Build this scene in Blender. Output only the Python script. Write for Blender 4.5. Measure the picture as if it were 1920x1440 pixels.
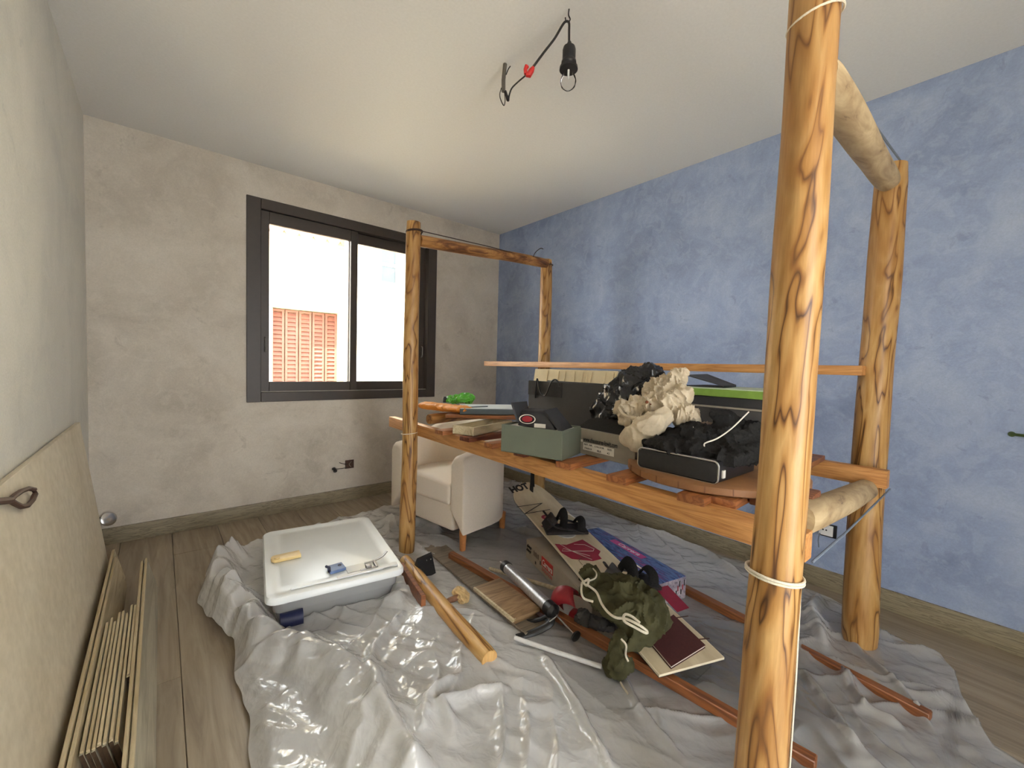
import bpy, bmesh, math, random
import numpy as np
from mathutils import Vector, Matrix, Quaternion

for o in list(bpy.data.objects):
    bpy.data.objects.remove(o, do_unlink=True)
SC = bpy.context.scene
COL = SC.collection
random.seed(7)

# ------------------------------------------------------------------ camera
FPX, YAW, PITCH, ROLL, HC = 777.33, 0.704186, 0.041909, 0.026262, 1.13529
BACK, LEFT, RIGHT, H = 3.43485, -0.32268, 2.69701, 2.5
FRONT = -1.25
_cy, _sy, _cp, _sp = math.cos(YAW), math.sin(YAW), math.cos(PITCH), math.sin(PITCH)
FW = Vector((_sy*_cp, _cy*_cp, -_sp))
_r = Vector((_cy, -_sy, 0)); _u = _r.cross(FW)
RT = _r*math.cos(ROLL) + _u*math.sin(ROLL)
UP = _u*math.cos(ROLL) - _r*math.sin(ROLL)
CAMP = Vector((0, 0, HC))
cam_d = bpy.data.cameras.new('camera'); cam = bpy.data.objects.new('camera', cam_d); COL.objects.link(cam)
cam_d.sensor_fit = 'HORIZONTAL'; cam_d.sensor_width = 36; cam_d.lens = FPX/1920*36
cam_d.clip_start = 0.02; cam_d.clip_end = 200
cam.matrix_world = Matrix(((RT.x, UP.x, -FW.x, 0), (RT.y, UP.y, -FW.y, 0), (RT.z, UP.z, -FW.z, HC), (0, 0, 0, 1)))
SC.camera = cam

def ray(x, y): return FW + RT*((x-960)/FPX) - UP*((y-720)/FPX)
def onz(x, y, z=0.0):
    d = ray(x, y); return CAMP + d*((z-HC)/d.z)
def ony(x, y, Y):
    d = ray(x, y); return CAMP + d*(Y/d.y)
def onx(x, y, X):
    d = ray(x, y); return CAMP + d*(X/d.x)

# ------------------------------------------------------------------ world, sun, exposure
W = bpy.data.worlds.new('World'); SC.world = W; W.use_nodes = True
bg = W.node_tree.nodes['Background']
bg.inputs[0].default_value = (0.96, 0.98, 1.0, 1); bg.inputs[1].default_value = 4.5
sun_d = bpy.data.lights.new('sun_offscreen', 'SUN'); sun = bpy.data.objects.new('sun_offscreen', sun_d); COL.objects.link(sun)
sun_d.energy = 16.0; sun_d.angle = 0.01; sun_d.color = (1.0, 0.95, 0.86)
sun.rotation_euler = Vector((0.85, 0.24, -0.75)).to_track_quat('-Z', 'Y').to_euler()
vs = SC.view_settings
vs.view_transform = 'Standard'; vs.look = 'None'; vs.gamma = 1.0; vs.use_curve_mapping = False
vs.exposure = 1.75
SC.cycles.max_bounces = 10; SC.cycles.diffuse_bounces = 6; SC.cycles.transparent_max_bounces = 16
SC.cycles.sample_clamp_indirect = 8

# ------------------------------------------------------------------ noise
_rs = np.random.RandomState(3)
_perm = np.tile(_rs.permutation(256), 3)
_grad = _rs.normal(size=(256, 3)); _grad /= np.linalg.norm(_grad, axis=1)[:, None]
def perlin(P):
    P = np.asarray(P, float); i = np.floor(P).astype(int); f = P-i; i &= 255
    t = f*f*f*(f*(f*6-15)+10); out = 0
    for dx in (0, 1):
        for dy in (0, 1):
            for dz in (0, 1):
                h = _perm[_perm[_perm[i[:, 0]+dx]+i[:, 1]+dy]+i[:, 2]+dz]
                g = _grad[h]
                d = (g*(f-np.array([dx, dy, dz]))).sum(1)
                w = (t[:, 0] if dx else 1-t[:, 0])*(t[:, 1] if dy else 1-t[:, 1])*(t[:, 2] if dz else 1-t[:, 2])
                out = out+w*d
    return out*1.6
def ridge(P, k=2.0): return (1-np.clip(np.abs(perlin(P))*2.2, 0, 1))**k

# ------------------------------------------------------------------ mesh helpers
MATS = {}
class MB:
    def __init__(s): s.bm = bmesh.new()
    def hexa(s, p):
        v = [s.bm.verts.new(q) for q in p]
        for f in ((3, 2, 1, 0), (4, 5, 6, 7), (0, 1, 5, 4), (1, 2, 6, 5), (2, 3, 7, 6), (3, 0, 4, 7)):
            s.bm.faces.new([v[i] for i in f])
        return s
    def box(s, x0, x1, y0, y1, z0, z1, M=None):
        p = [Vector(q) for q in ((x0, y0, z0), (x1, y0, z0), (x1, y1, z0), (x0, y1, z0), (x0, y0, z1), (x1, y0, z1), (x1, y1, z1), (x0, y1, z1))]
        if M: p = [M @ q for q in p]
        return s.hexa(p)
    def tube(s, pts, r, n=8, cap=True, flat=1.0, up=None):
        pts = [Vector(p) for p in pts]; m = len(pts)
        if not hasattr(r, '__len__'): r = [r]*m
        rings = []; prev = None
        for i, p in enumerate(pts):
            t = (pts[min(i+1, m-1)]-pts[max(i-1, 0)]).normalized()
            if prev is None:
                a = Vector(up) if up else (Vector((0, 0, 1)) if abs(t.z) < .9 else Vector((1, 0, 0)))
            else: a = prev
            a = (a-t*a.dot(t))
            if a.length < 1e-5: a = t.orthogonal()
            a.normalize(); b = t.cross(a); prev = a
            rings.append([s.bm.verts.new(p+(a*math.cos(2*math.pi*k/n)*flat+b*math.sin(2*math.pi*k/n))*r[i]) for k in range(n)])
        for A, B in zip(rings[:-1], rings[1:]):
            for k in range(n): s.bm.faces.new((A[k], A[(k+1) % n], B[(k+1) % n], B[k]))
        if cap:
            s.bm.faces.new(rings[0][::-1]); s.bm.faces.new(rings[-1])
        return s
    def lathe(s, prof, n=24, M=None, close=True):
        rings = []
        for rr, z in prof:
            rings.append([s.bm.verts.new((M or Matrix()) @ Vector((rr*math.cos(2*math.pi*k/n), rr*math.sin(2*math.pi*k/n), z))) for k in range(n)])
        for A, B in zip(rings[:-1], rings[1:]):
            for k in range(n): s.bm.faces.new((A[k], A[(k+1) % n], B[(k+1) % n], B[k]))
        if close:
            s.bm.faces.new(rings[0][::-1]); s.bm.faces.new(rings[-1])
        return s
    def prism(s, pts, z0, z1, M=None):
        M = M or Matrix()
        A = [s.bm.verts.new(M @ Vector((x, y, z0))) for x, y in pts]; B = [s.bm.verts.new(M @ Vector((x, y, z1))) for x, y in pts]
        n = len(pts)
        s.bm.faces.new(A[::-1]); s.bm.faces.new(B)
        for k in range(n): s.bm.faces.new((A[k], A[(k+1) % n], B[(k+1) % n], B[k]))
        return s
    def ball(s, c, r, M=None, sub=3):
        d = bmesh.ops.create_icosphere(s.bm, subdivisions=sub, radius=1)
        rr = r if hasattr(r, '__len__') else (r, r, r)
        for v in d['verts']:
            q = Vector((v.co.x*rr[0], v.co.y*rr[1], v.co.z*rr[2]))
            if M: q = M @ q
            v.co = q+Vector(c)
        return s
    def build(s, name, mat, parent=None, M=None, world=False, smooth=False, bevel=0, seg=2):
        bmesh.ops.recalc_face_normals(s.bm, faces=s.bm.faces)
        if bevel:
            ed = [e for e in s.bm.edges if len(e.link_faces) == 2 and e.calc_face_angle(0) > .6]
            bmesh.ops.bevel(s.bm, geom=ed, offset=bevel, segments=seg, affect='EDGES', profile=.6, clamp_overlap=True)
            smooth = True
        me = bpy.data.meshes.new(name); s.bm.to_mesh(me); s.bm.free()
        return link(name, me, mat, parent, M, world, smooth)
TM = {}
def link(name, me, mat, parent=None, M=None, world=False, smooth=False):
    if world and parent is not None: me.transform(tm(parent).inverted())
    o = bpy.data.objects.new(name, me); COL.objects.link(o)
    me.materials.clear(); me.materials.append(MATS[mat] if isinstance(mat, str) else mat)
    if smooth:
        me.polygons.foreach_set('use_smooth', [True]*len(me.polygons))
        try: me.set_sharp_from_angle(angle=math.radians(40))
        except Exception: pass
    o.parent = parent
    if M is not None:
        o.matrix_basis = M if parent is None else tm(parent).inverted() @ M
    TM[o.name] = (tm(parent) if parent else Matrix()) @ o.matrix_basis
    return o
def tm(o): return TM.get(o.name, Matrix())
def meta(o, label, cat, group=None, kind=None):
    o['label'] = label; o['category'] = cat
    if group: o['group'] = group
    if kind: o['kind'] = kind
    return o
def struct(o, label=None, cat=None):
    o['kind'] = 'structure'
    if label: o['label'] = label
    if cat: o['category'] = cat
    return o
def thing(name, label, cat, loc=(0, 0, 0), yaw=0.0, group=None, M=None):
    o = bpy.data.objects.new(name, None); COL.objects.link(o); o.empty_display_size = .05
    o.matrix_basis = M if M is not None else Matrix.Translation(loc) @ Matrix.Rotation(yaw, 4, 'Z')
    TM[o.name] = o.matrix_basis.copy()
    return meta(o, label, cat, group)
def frame(p, xdir, up=(0, 0, 1)):
    """matrix with origin p, local x along xdir, z near up"""
    x = Vector(xdir).normalized(); z = Vector(up); z = (z-x*z.dot(x)).normalized(); y = z.cross(x)
    return Matrix(((x.x, y.x, z.x, p[0]), (x.y, y.y, z.y, p[1]), (x.z, y.z, z.z, p[2]), (0, 0, 0, 1)))
def spline(pts, n=8):
    pts = [Vector(p) for p in pts]; out = []
    P = [pts[0]*2-pts[1]]+pts+[pts[-1]*2-pts[-2]]
    for i in range(1, len(P)-2):
        a, b, c, d = P[i-1:i+3]
        for k in range(n):
            t = k/n
            out.append(.5*((2*b)+(c-a)*t+(2*a-5*b+4*c-d)*t*t+(3*b-a-3*c+d)*t**3))
    out.append(pts[-1]); return out
def log(name, p0, p1, r0, r1, mat, parent, seed=0, n=20, wob=.06, m=28):
    p0, p1 = Vector(p0), Vector(p1); d = p1-p0; L = d.length
    b = MB(); rng = np.linspace(0, 1, m); k = np.arange(n)/n*2*np.pi
    prof = []
    for i, t in enumerate(rng):
        base = r0+(r1-r0)*t
        P = np.stack([np.cos(k)*1.2+seed*7.3, np.sin(k)*1.2+seed, np.full(n, t*L*2.2)], 1)
        rr = base*(1+wob*perlin(P)*1.6)
        cx = .10*r0*math.sin(t*5+seed*2); cyy = .10*r0*math.sin(t*4+seed*5)
        if i == 0 or i == m-1: rr = rr*.93
        prof.append([b.bm.verts.new((cx+rr[j]*math.cos(k[j]), cyy+rr[j]*math.sin(k[j]), t*L)) for j in range(n)])
        if i == 0:
            pass
    for A, B in zip(prof[:-1], prof[1:]):
        for j in range(n): b.bm.faces.new((A[j], A[(j+1) % n], B[(j+1) % n], B[j]))
    b.bm.faces.new(prof[0][::-1]); b.bm.faces.new(prof[-1])
    q = d.to_track_quat('Z', 'Y')
    return b.build(name, mat, parent, M=Matrix.Translation(p0) @ q.to_matrix().to_4x4(), smooth=True)
def lump(name, mb, mat, parent=None, voxel=.008, amp=.012, scale=(18, 18, 18), k=2.0, seed=0, smooth=True, warp=.0, floor=None, M=None, world=False, fine=.0, it=8):
    me = bpy.data.meshes.new('tmp'); mb.bm.to_mesh(me); mb.bm.free()
    t = bpy.data.objects.new('tmp', me); COL.objects.link(t)
    md = t.modifiers.new('r', 'REMESH'); md.mode = 'VOXEL'; md.voxel_size = voxel
    s = t.modifiers.new('s', 'SMOOTH'); s.factor = .5; s.iterations = it
    dg = bpy.context.evaluated_depsgraph_get()
    m2 = bpy.data.meshes.new_from_object(t.evaluated_get(dg))
    bpy.data.objects.remove(t, do_unlink=True); bpy.data.meshes.remove(me)
    n = len(m2.vertices); co = np.empty(n*3); m2.vertices.foreach_get('co', co); co = co.reshape(-1, 3)
    no = np.empty(n*3); m2.vertices.foreach_get('normal', no); no = no.reshape(-1, 3)
    S = np.array(scale, float)
    Q = co*S+seed*11.7
    wv = np.stack([perlin(Q*.6+3.1), perlin(Q*.6+17.7), perlin(Q*.6+31.3)], 1)
    Q = Q+wv*(1.2+warp)
    h = ridge(Q, k)-.45+.5*perlin(Q*.45+9)
    if fine: h = h+fine*(ridge(Q*2.3+5, 2)-.4)
    co = co+no*(h*amp)[:, None]
    if floor is not None: co[:, 2] = np.maximum(co[:, 2], floor)
    m2.vertices.foreach_set('co', co.ravel()); m2.update(); m2.name = name
    return link(name, m2, mat, parent, M, world, smooth)
def text(name, s, size, M, mat, parent, depth=.0004, italic=0.0, width=None, bold=0.0):
    cu = bpy.data.curves.new('t', 'FONT'); cu.body = s; cu.size = size; cu.align_x = 'LEFT'; cu.extrude = depth; cu.shear = italic; cu.offset = bold
    t = bpy.data.objects.new('t', cu); COL.objects.link(t)
    dg = bpy.context.evaluated_depsgraph_get(); me = bpy.data.meshes.new_from_object(t.evaluated_get(dg))
    bpy.data.objects.remove(t, do_unlink=True)
    if width:
        xs = [v.co.x for v in me.vertices]; k = width/(max(xs)-min(xs))
        for v in me.vertices: v.co.x *= k
    me.name = name
    return link(name, me, mat, parent, M)

# ------------------------------------------------------------------ materials
def lin(r, g, b):
    f = lambda c: (c/255)/12.92 if c/255 <= .04045 else ((c/255+.055)/1.055)**2.4
    return (f(r), f(g), f(b), 1)
class NT:
    def __init__(s, name):
        m = bpy.data.materials.new(name); m.use_nodes = True; s.m = m; s.t = m.node_tree; s.b = s.t.nodes['Principled BSDF']; MATS[name] = m
    def n(s, typ, **kw):
        x = s.t.nodes.new(typ)
        for k, v in kw.items():
            if k[0] == '_': setattr(x, k[1:], v)
            else:
                key = int(k[1:]) if k[0] == 'i' and k[1:].isdigit() else k.replace('_', ' ')
                if hasattr(v, 'bl_idname') or isinstance(v, bpy.types.NodeSocket): s.t.links.new(v, x.inputs[key])
                else: x.inputs[key].default_value = v
        return x
    def l(s, a, b): s.t.links.new(a, b)
    def coord(s, scale=(1, 1, 1), which='Object'):
        c = s.n('ShaderNodeTexCoord'); mp = s.n('ShaderNodeMapping', Scale=scale); s.l(c.outputs[which], mp.inputs[0]); return mp.outputs[0]
    def noise(s, v, scale, detail=3, rough=.5, dist=0.0):
        x = s.n('ShaderNodeTexNoise', Scale=scale, Detail=detail, Roughness=rough, Distortion=dist); s.l(v, x.inputs['Vector']); return x.outputs[0]
    def ramp(s, f, stops, interp='LINEAR'):
        x = s.n('ShaderNodeValToRGB'); s.l(f, x.inputs[0]); cr = x.color_ramp; cr.interpolation = interp
        while len(cr.elements) < len(stops): cr.elements.new(.5)
        for e, (p, c) in zip(cr.elements, stops): e.position = p; e.color = c
        return x.outputs[0]
    def mix(s, f, a, b, blend='MIX'):
        x = s.n('ShaderNodeMix', _data_type='RGBA', _blend_type=blend)
        for sock, v in ((x.inputs[0], f), (x.inputs[6], a), (x.inputs[7], b)):
            if isinstance(v, bpy.types.NodeSocket): s.l(v, sock)
            else: sock.default_value = v
        return x.outputs[2]
    def math(s, op, a, b=0.0):
        x = s.n('ShaderNodeMath', _operation=op)
        for sock, v in ((x.inputs[0], a), (x.inputs[1], b)):
            if isinstance(v, bpy.types.NodeSocket): s.l(v, sock)
            else: sock.default_value = v
        return x.outputs[0]
    def bump(s, h, strength=.3, dist=.01):
        x = s.n('ShaderNodeBump', Strength=strength, Distance=dist); s.l(h, x.inputs['Height']); s.l(x.outputs[0], s.b.inputs['Normal'])
    def base(s, c, rough=.6, metal=0.0, spec=None):
        if isinstance(c, bpy.types.NodeSocket): s.l(c, s.b.inputs['Base Color'])
        else: s.b.inputs['Base Color'].default_value = c
        s.b.inputs['Roughness'].default_value = rough; s.b.inputs['Metallic'].default_value = metal
        if spec is not None: s.b.inputs['Specular IOR Level'].default_value = spec
        return s
def simple(name, rgb, rough=.6, metal=0.0, var=.12, sc=30, bump=0.0, spec=None, bd=.004):
    N = NT(name); c = lin(*rgb); v = N.coord()
    nz = N.noise(v, sc, 3, .6)
    lo = tuple(x*(1-var) for x in c[:3])+(1,); hi = tuple(min(1, x*(1+var)) for x in c[:3])+(1,)
    N.base(N.ramp(nz, [(.3, lo), (.7, hi)]), rough, metal, spec)
    if bump: N.bump(nz, bump, bd)
    return N.m

def plaster(name, dark, mid, light, sc=1.6, patch=None):
    N = NT(name); v = N.coord()
    a = N.noise(v, sc, 7, .62, .6); b = N.noise(v, sc*4.2, 6, .6, 1.2); f = N.noise(v, 130, 2, .6)
    c1 = N.ramp(a, [(.22, lin(*dark)), (.5, lin(*mid)), (.78, lin(*light))])
    blot = N.ramp(b, [(.50, (0, 0, 0, 1)), (.60, (1, 1, 1, 1))])
    c2 = N.mix(N.math('MULTIPLY', blot, .28), c1, lin(*light))
    blot2 = N.ramp(N.noise(v, sc*3.1, 8, .7, .5), [(.60, (0, 0, 0, 1)), (.66, (1, 1, 1, 1))])
    c3 = N.mix(N.math('MULTIPLY', blot2, .5), c2, lin(*dark))
    g = N.ramp(f, [(.2, (.86, .86, .86, 1)), (.8, (1.0, 1.0, 1.0, 1))])
    c4 = N.mix(1.0, c3, g, 'MULTIPLY')
    N.base(c4, .75, 0, .25)
    N.bump(N.math('ADD', N.math('MULTIPLY', b, .6), N.math('MULTIPLY', f, .25)), .35, .006)
plaster('plaster_grey', (178, 169, 155), (203, 194, 180), (216, 208, 195), 2.4)
plaster('plaster_left', (206, 205, 199), (222, 220, 211), (232, 229, 220), 2.0)
plaster('plaster_blue', (128, 142, 174), (152, 167, 198), (178, 190, 212), 3.0)
simple('ceiling_paint', (220, 220, 219), .9, var=.03, sc=90, bump=.12)
N = NT('floor_oak'); v = N.coord((14, 1.0, 14))
oi = N.n('ShaderNodeObjectInfo')
nz = N.noise(v, 2.2, 6, .6, .8); n2 = N.noise(N.coord((60, 3, 60)), 3, 3, .6)
c = N.ramp(nz, [(.25, lin(124, 110, 92)), (.5, lin(152, 138, 118)), (.75, lin(170, 157, 136))])
tint = N.ramp(oi.outputs['Random'], [(0, (.86, .86, .86, 1)), (1, (1.06, 1.05, 1.02, 1))])
N.base(N.mix(1.0, c, tint, 'MULTIPLY'), .42, 0, .4); N.bump(n2, .12, .002)
N = NT('baseboard_oak'); v = N.coord((1.2, 1.2, 16))
nz = N.noise(v, 2.6, 5, .6, 1.4)
N.base(N.ramp(N.math('FRACT', N.math('MULTIPLY', nz, 6)), [(0, lin(112, 102, 82)), (.6, lin(146, 136, 112)), (.92, lin(142, 130, 106)), (1, lin(92, 80, 60))]), .5)
N = NT('log_wood'); v = N.coord((5.0, 5.0, .85))
nz = N.noise(v, 1.9, 2.4, .5, .7); fr = N.math('FRACT', N.math('MULTIPLY', nz, 7.5))
band = N.ramp(fr, [(0, lin(84, 52, 24)), (.05, lin(150, 104, 52)), (.14, lin(206, 160, 94)), (.40, lin(224, 184, 120)), (.75, lin(206, 160, 94)), (.92, lin(180, 132, 70)), (1, lin(84, 52, 24))])
big = N.noise(N.coord((4, 4, 1.3)), 1.6, 3, .6); fine = N.noise(N.coord((60, 60, 5)), 3, 3, .6)
c = N.mix(N.ramp(big, [(.42, (0, 0, 0, 1)), (.66, (.75, .75, .75, 1))]), band, lin(184, 132, 74))
c = N.mix(1.0, c, N.ramp(fine, [(.3, (.82, .80, .76, 1)), (.7, (1, 1, 1, 1))]), 'MULTIPLY')
N.base(c, .42, 0, .4); N.bump(N.math('ADD', fr, N.math('MULTIPLY', fine, .5)), .12, .004)
def logwood(name, tint):
    m = MATS['log_wood'].copy(); m.name = name; MATS[name] = m
    nt_ = m.node_tree; bs = nt_.nodes['Principled BSDF']; src = bs.inputs['Base Color'].links[0].from_socket
    mx = nt_.nodes.new('ShaderNodeMix'); mx.data_type = 'RGBA'; mx.blend_type = 'MULTIPLY'; mx.inputs[0].default_value = 1; mx.inputs[7].default_value = tint
    nt_.links.new(src, mx.inputs[6]); nt_.links.new(mx.outputs[2], bs.inputs['Base Color'])
logwood('log_honey', (.72, .69, .68, 1))
N = NT('log_bark'); v = N.coord((7, 7, 1.6))
nz = N.noise(v, 2.2, 5, .65, 1.0)
N.base(N.ramp(nz, [(.30, lin(52, 30, 18)), (.42, lin(112, 68, 34)), (.55, lin(170, 120, 66)), (.7, lin(200, 156, 96))]), .55); N.bump(nz, .3, .006)
N = NT('log_grey'); v = N.coord((7, 7, 1.8))
nz = N.noise(v, 2.4, 5, .65, .8)
N.base(N.ramp(nz, [(.28, lin(74, 54, 34)), (.38, lin(150, 126, 92)), (.6, lin(182, 160, 122)), (.75, lin(198, 178, 140))]), .6); N.bump(nz, .25, .005)
def plank(name, a, b, c, sc=(3, 3, 3), rough=.5, rep=7):
    N = NT(name); v = N.coord(sc); nz = N.noise(v, 1.6, 3, .5, .6); fr = N.math('FRACT', N.math('MULTIPLY', nz, rep))
    fine = N.noise(N.coord(tuple(x*6 for x in sc)), 5, 3, .6)
    col = N.ramp(fr, [(0, lin(*a)), (.5, lin(*b)), (.85, lin(*c)), (1, lin(*a))])
    N.base(N.mix(1.0, col, N.ramp(fine, [(.3, (.84, .83, .8, 1)), (.7, (1, 1, 1, 1))]), 'MULTIPLY'), rough); N.bump(fine, .1, .002)
plank('pine_y', (176, 120, 66), (208, 152, 92), (192, 136, 76), (14, 1.0, 14))
plank('pine_x', (132, 78, 44), (168, 106, 60), (148, 90, 50), (1.2, 14, 14))
plank('pine_dark_y', (112, 66, 38), (150, 92, 52), (130, 78, 44), (12, 1, 12))
plank('brown_x', (88, 42, 26), (120, 62, 38), (104, 52, 32), (1.4, 14, 14))
plank('pale_wood', (188, 172, 138), (214, 200, 168), (200, 186, 152), (1, 14, 14))
plank('panel_wood', (212, 200, 176), (222, 212, 190), (216, 205, 182), (6, .8, .8), .6, 3)
plank('stack_wood', (172, 156, 124), (206, 194, 166), (190, 176, 146), (20, .8, 10), .55, 5)
plank('stack_edge', (196, 178, 142), (218, 204, 172), (206, 190, 158), (20, .8, 10), .55, 4)
simple('stack_dark', (74, 56, 38), .7, var=.3, sc=60)
plank('stack_grey', (160, 152, 132), (190, 184, 164), (174, 168, 148), (10, .7, 8), .5, 4)
plank('grey_board', (112, 100, 84), (140, 128, 110), (126, 114, 98), (12, 1, 12), .6, 5)
plank('tile_wood', (128, 100, 70), (166, 136, 100), (146, 116, 84), (2, 14, 14), .45, 5)
simple('window_frame', (62, 54, 48), .45, var=.08, sc=40)
simple('window_seal', (150, 146, 136), .5, var=.05)
simple('black_plastic', (26, 26, 28), .4, var=.2)
simple('black_matte', (34, 33, 32), .8, var=.25, sc=60, bump=.15)
simple('black_cloth', (38, 37, 36), .95, var=.25, sc=160, bump=.3, spec=.1)
simple('black_card', (44, 44, 46), .6, var=.12)
simple('black_bag_film', (24, 24, 26), .22, var=.2, sc=40, bump=.15)
simple('chrome', (200, 200, 200), .25, 1.0, var=.05)
simple('grey_metal', (128, 124, 120), .4, .7, var=.1)
N = NT('aluminium'); v = N.coord((40, 40, 2)); nz = N.noise(v, 3, 3, .6)
N.base(N.ramp(nz, [(.3, lin(168, 168, 168)), (.7, lin(206, 206, 206))]), .38, .75)
simple('white_plastic', (226, 226, 224), .4, var=.04)
simple('wire_black', (30, 26, 24), .5, var=.1)
simple('rope_white', (214, 206, 186), .8, var=.12, sc=300, bump=.4)
simple('rope_dark', (58, 40, 34), .7, var=.2, sc=300)
simple('rope_blue', (112, 122, 136), .7, var=.2, sc=300)
simple('red_plastic', (196, 30, 26), .4, var=.1)
simple('crimson', (150, 30, 56), .45, var=.1)
simple('red_dark', (142, 28, 40), .4, var=.15)
simple('chair_fabric', (220, 208, 192), .95, var=.07, sc=350, bump=.25, spec=.1)
simple('leg_wood', (188, 124, 72), .45, var=.15, sc=40)
simple('cord_dark', (96, 90, 82), .7)
simple('olive_card', (96, 102, 88), .6, var=.06, sc=12)
simple('grey_card', (140, 132, 118), .7, var=.06, sc=30)
simple('kraft_card', (204, 186, 148), .75, var=.06, sc=20)
simple('label_white', (214, 208, 196), .6, var=.04)
simple('ink', (28, 26, 26), .6, var=.05)
simple('ink_brown', (74, 48, 36), .6, var=.1)
simple('linen', (190, 176, 152), .95, var=.08, sc=60, bump=.25, spec=.1)
simple('stain', (110, 60, 36), .95)
simple('green_film', (92, 180, 56), .3, var=.25, sc=25)
simple('leaf_dark', (56, 74, 30), .6, var=.3)
simple('orange_pad', (226, 146, 60), .6, var=.1, sc=25, bump=.1)
simple('slate_box', (84, 96, 100), .5, var=.06)
simple('pale_top', (206, 214, 216), .5, var=.03)
simple('green_edge', (118, 150, 62), .6, var=.1)
simple('green_top', (176, 192, 166), .5, var=.05)
simple('dark_box', (58, 56, 54), .75, var=.25, sc=20, bump=.2)
simple('brown_paper', (108, 92, 76), .85, var=.3, sc=18, bump=.4)
simple('olive_canvas', (70, 68, 46), .85, var=.30, sc=14, bump=.25, spec=.15)
simple('book_maroon', (74, 34, 32), .75, var=.14, sc=120, bump=.12)
N = NT('board_top'); v = N.coord((1.2, 5, 5)); nz = N.noise(v, 3, 4, .6)
N.base(N.ramp(nz, [(.3, lin(194, 176, 140)), (.7, lin(216, 202, 170))]), .3, 0, .5)
simple('board_edge', (226, 214, 186), .45, var=.05)
simple('steel_edge', (60, 58, 56), .4, .6)
simple('binding_rubber', (40, 34, 32), .6, var=.35, sc=40)
simple('binding_pad', (180, 176, 170), .6, var=.1)
simple('box_grey', (168, 156, 138), .7, var=.08, sc=10)
N = NT('box_print'); v = N.coord((3, 12, 12))
nz = N.noise(v, 2.0, 5, .6, .6)
N.base(N.ramp(nz, [(.30, lin(22, 32, 66)), (.42, lin(38, 62, 118)), (.50, lin(96, 126, 176)), (.56, lin(62, 60, 116)), (.66, lin(170, 80, 140)), (.76, lin(214, 190, 214))]), .35)
N = NT('box_print_end'); v = N.coord((12, 12, 12)); nz = N.noise(v, 3.0, 5, .65, .4)
N.base(N.ramp(nz, [(.3, lin(60, 60, 76)), (.5, lin(150, 140, 150)), (.7, lin(196, 188, 190))]), .4)
simple('pink_print', (202, 70, 136), .4, var=.15)
simple('box_lid', (232, 236, 236), .32, var=.02, sc=8)
simple('navy', (24, 32, 72), .5, var=.1)
simple('beige_plastic', (232, 204, 142), .4, var=.06)
simple('blue_plastic', (96, 120, 164), .45, var=.1)
simple('bone_wood', (206, 176, 124), .5, var=.3, sc=30)
simple('disc_wood', (138, 96, 60), .5, var=.18, sc=14)
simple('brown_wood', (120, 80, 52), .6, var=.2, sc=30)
simple('house_cream', (208, 194, 164), .9, var=.04, sc=3)
simple('house_pale', (212, 200, 176), .9, var=.04, sc=3)
simple('house_band', (188, 158, 142), .9, var=.04, sc=3)
simple('shutter_brown', (118, 74, 62), .7, var=.15, sc=8)
simple('roof_clay', (166, 128, 104), .8, var=.15, sc=6)
simple('far_glass', (60, 72, 80), .3, var=.1, sc=2)
simple('ground_paving', (190, 182, 168), .9, var=.1, sc=2)
def glassy(name, tint, gl=.06, rough=.02, ior=1.45):
    N = NT(name); t = N.t; t.nodes.remove(N.b)
    tr = N.n('ShaderNodeBsdfTransparent', Color=tint); g = N.n('ShaderNodeBsdfGlossy', Roughness=rough, Color=(1, 1, 1, 1))
    fr = N.n('ShaderNodeFresnel', IOR=ior); mx = N.n('ShaderNodeMixShader')
    N.l(fr.outputs[0], mx.inputs[0]); N.l(tr.outputs[0], mx.inputs[1]); N.l(g.outputs[0], mx.inputs[2])
    out = [n for n in t.nodes if n.type == 'OUTPUT_MATERIAL'][0]; N.l(mx.outputs[0], out.inputs[0])
glassy('pane_glass', (.97, .98, .97, 1)); glassy('bulb_glass', (.94, .94, .94, 1), ior=1.12)
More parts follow.
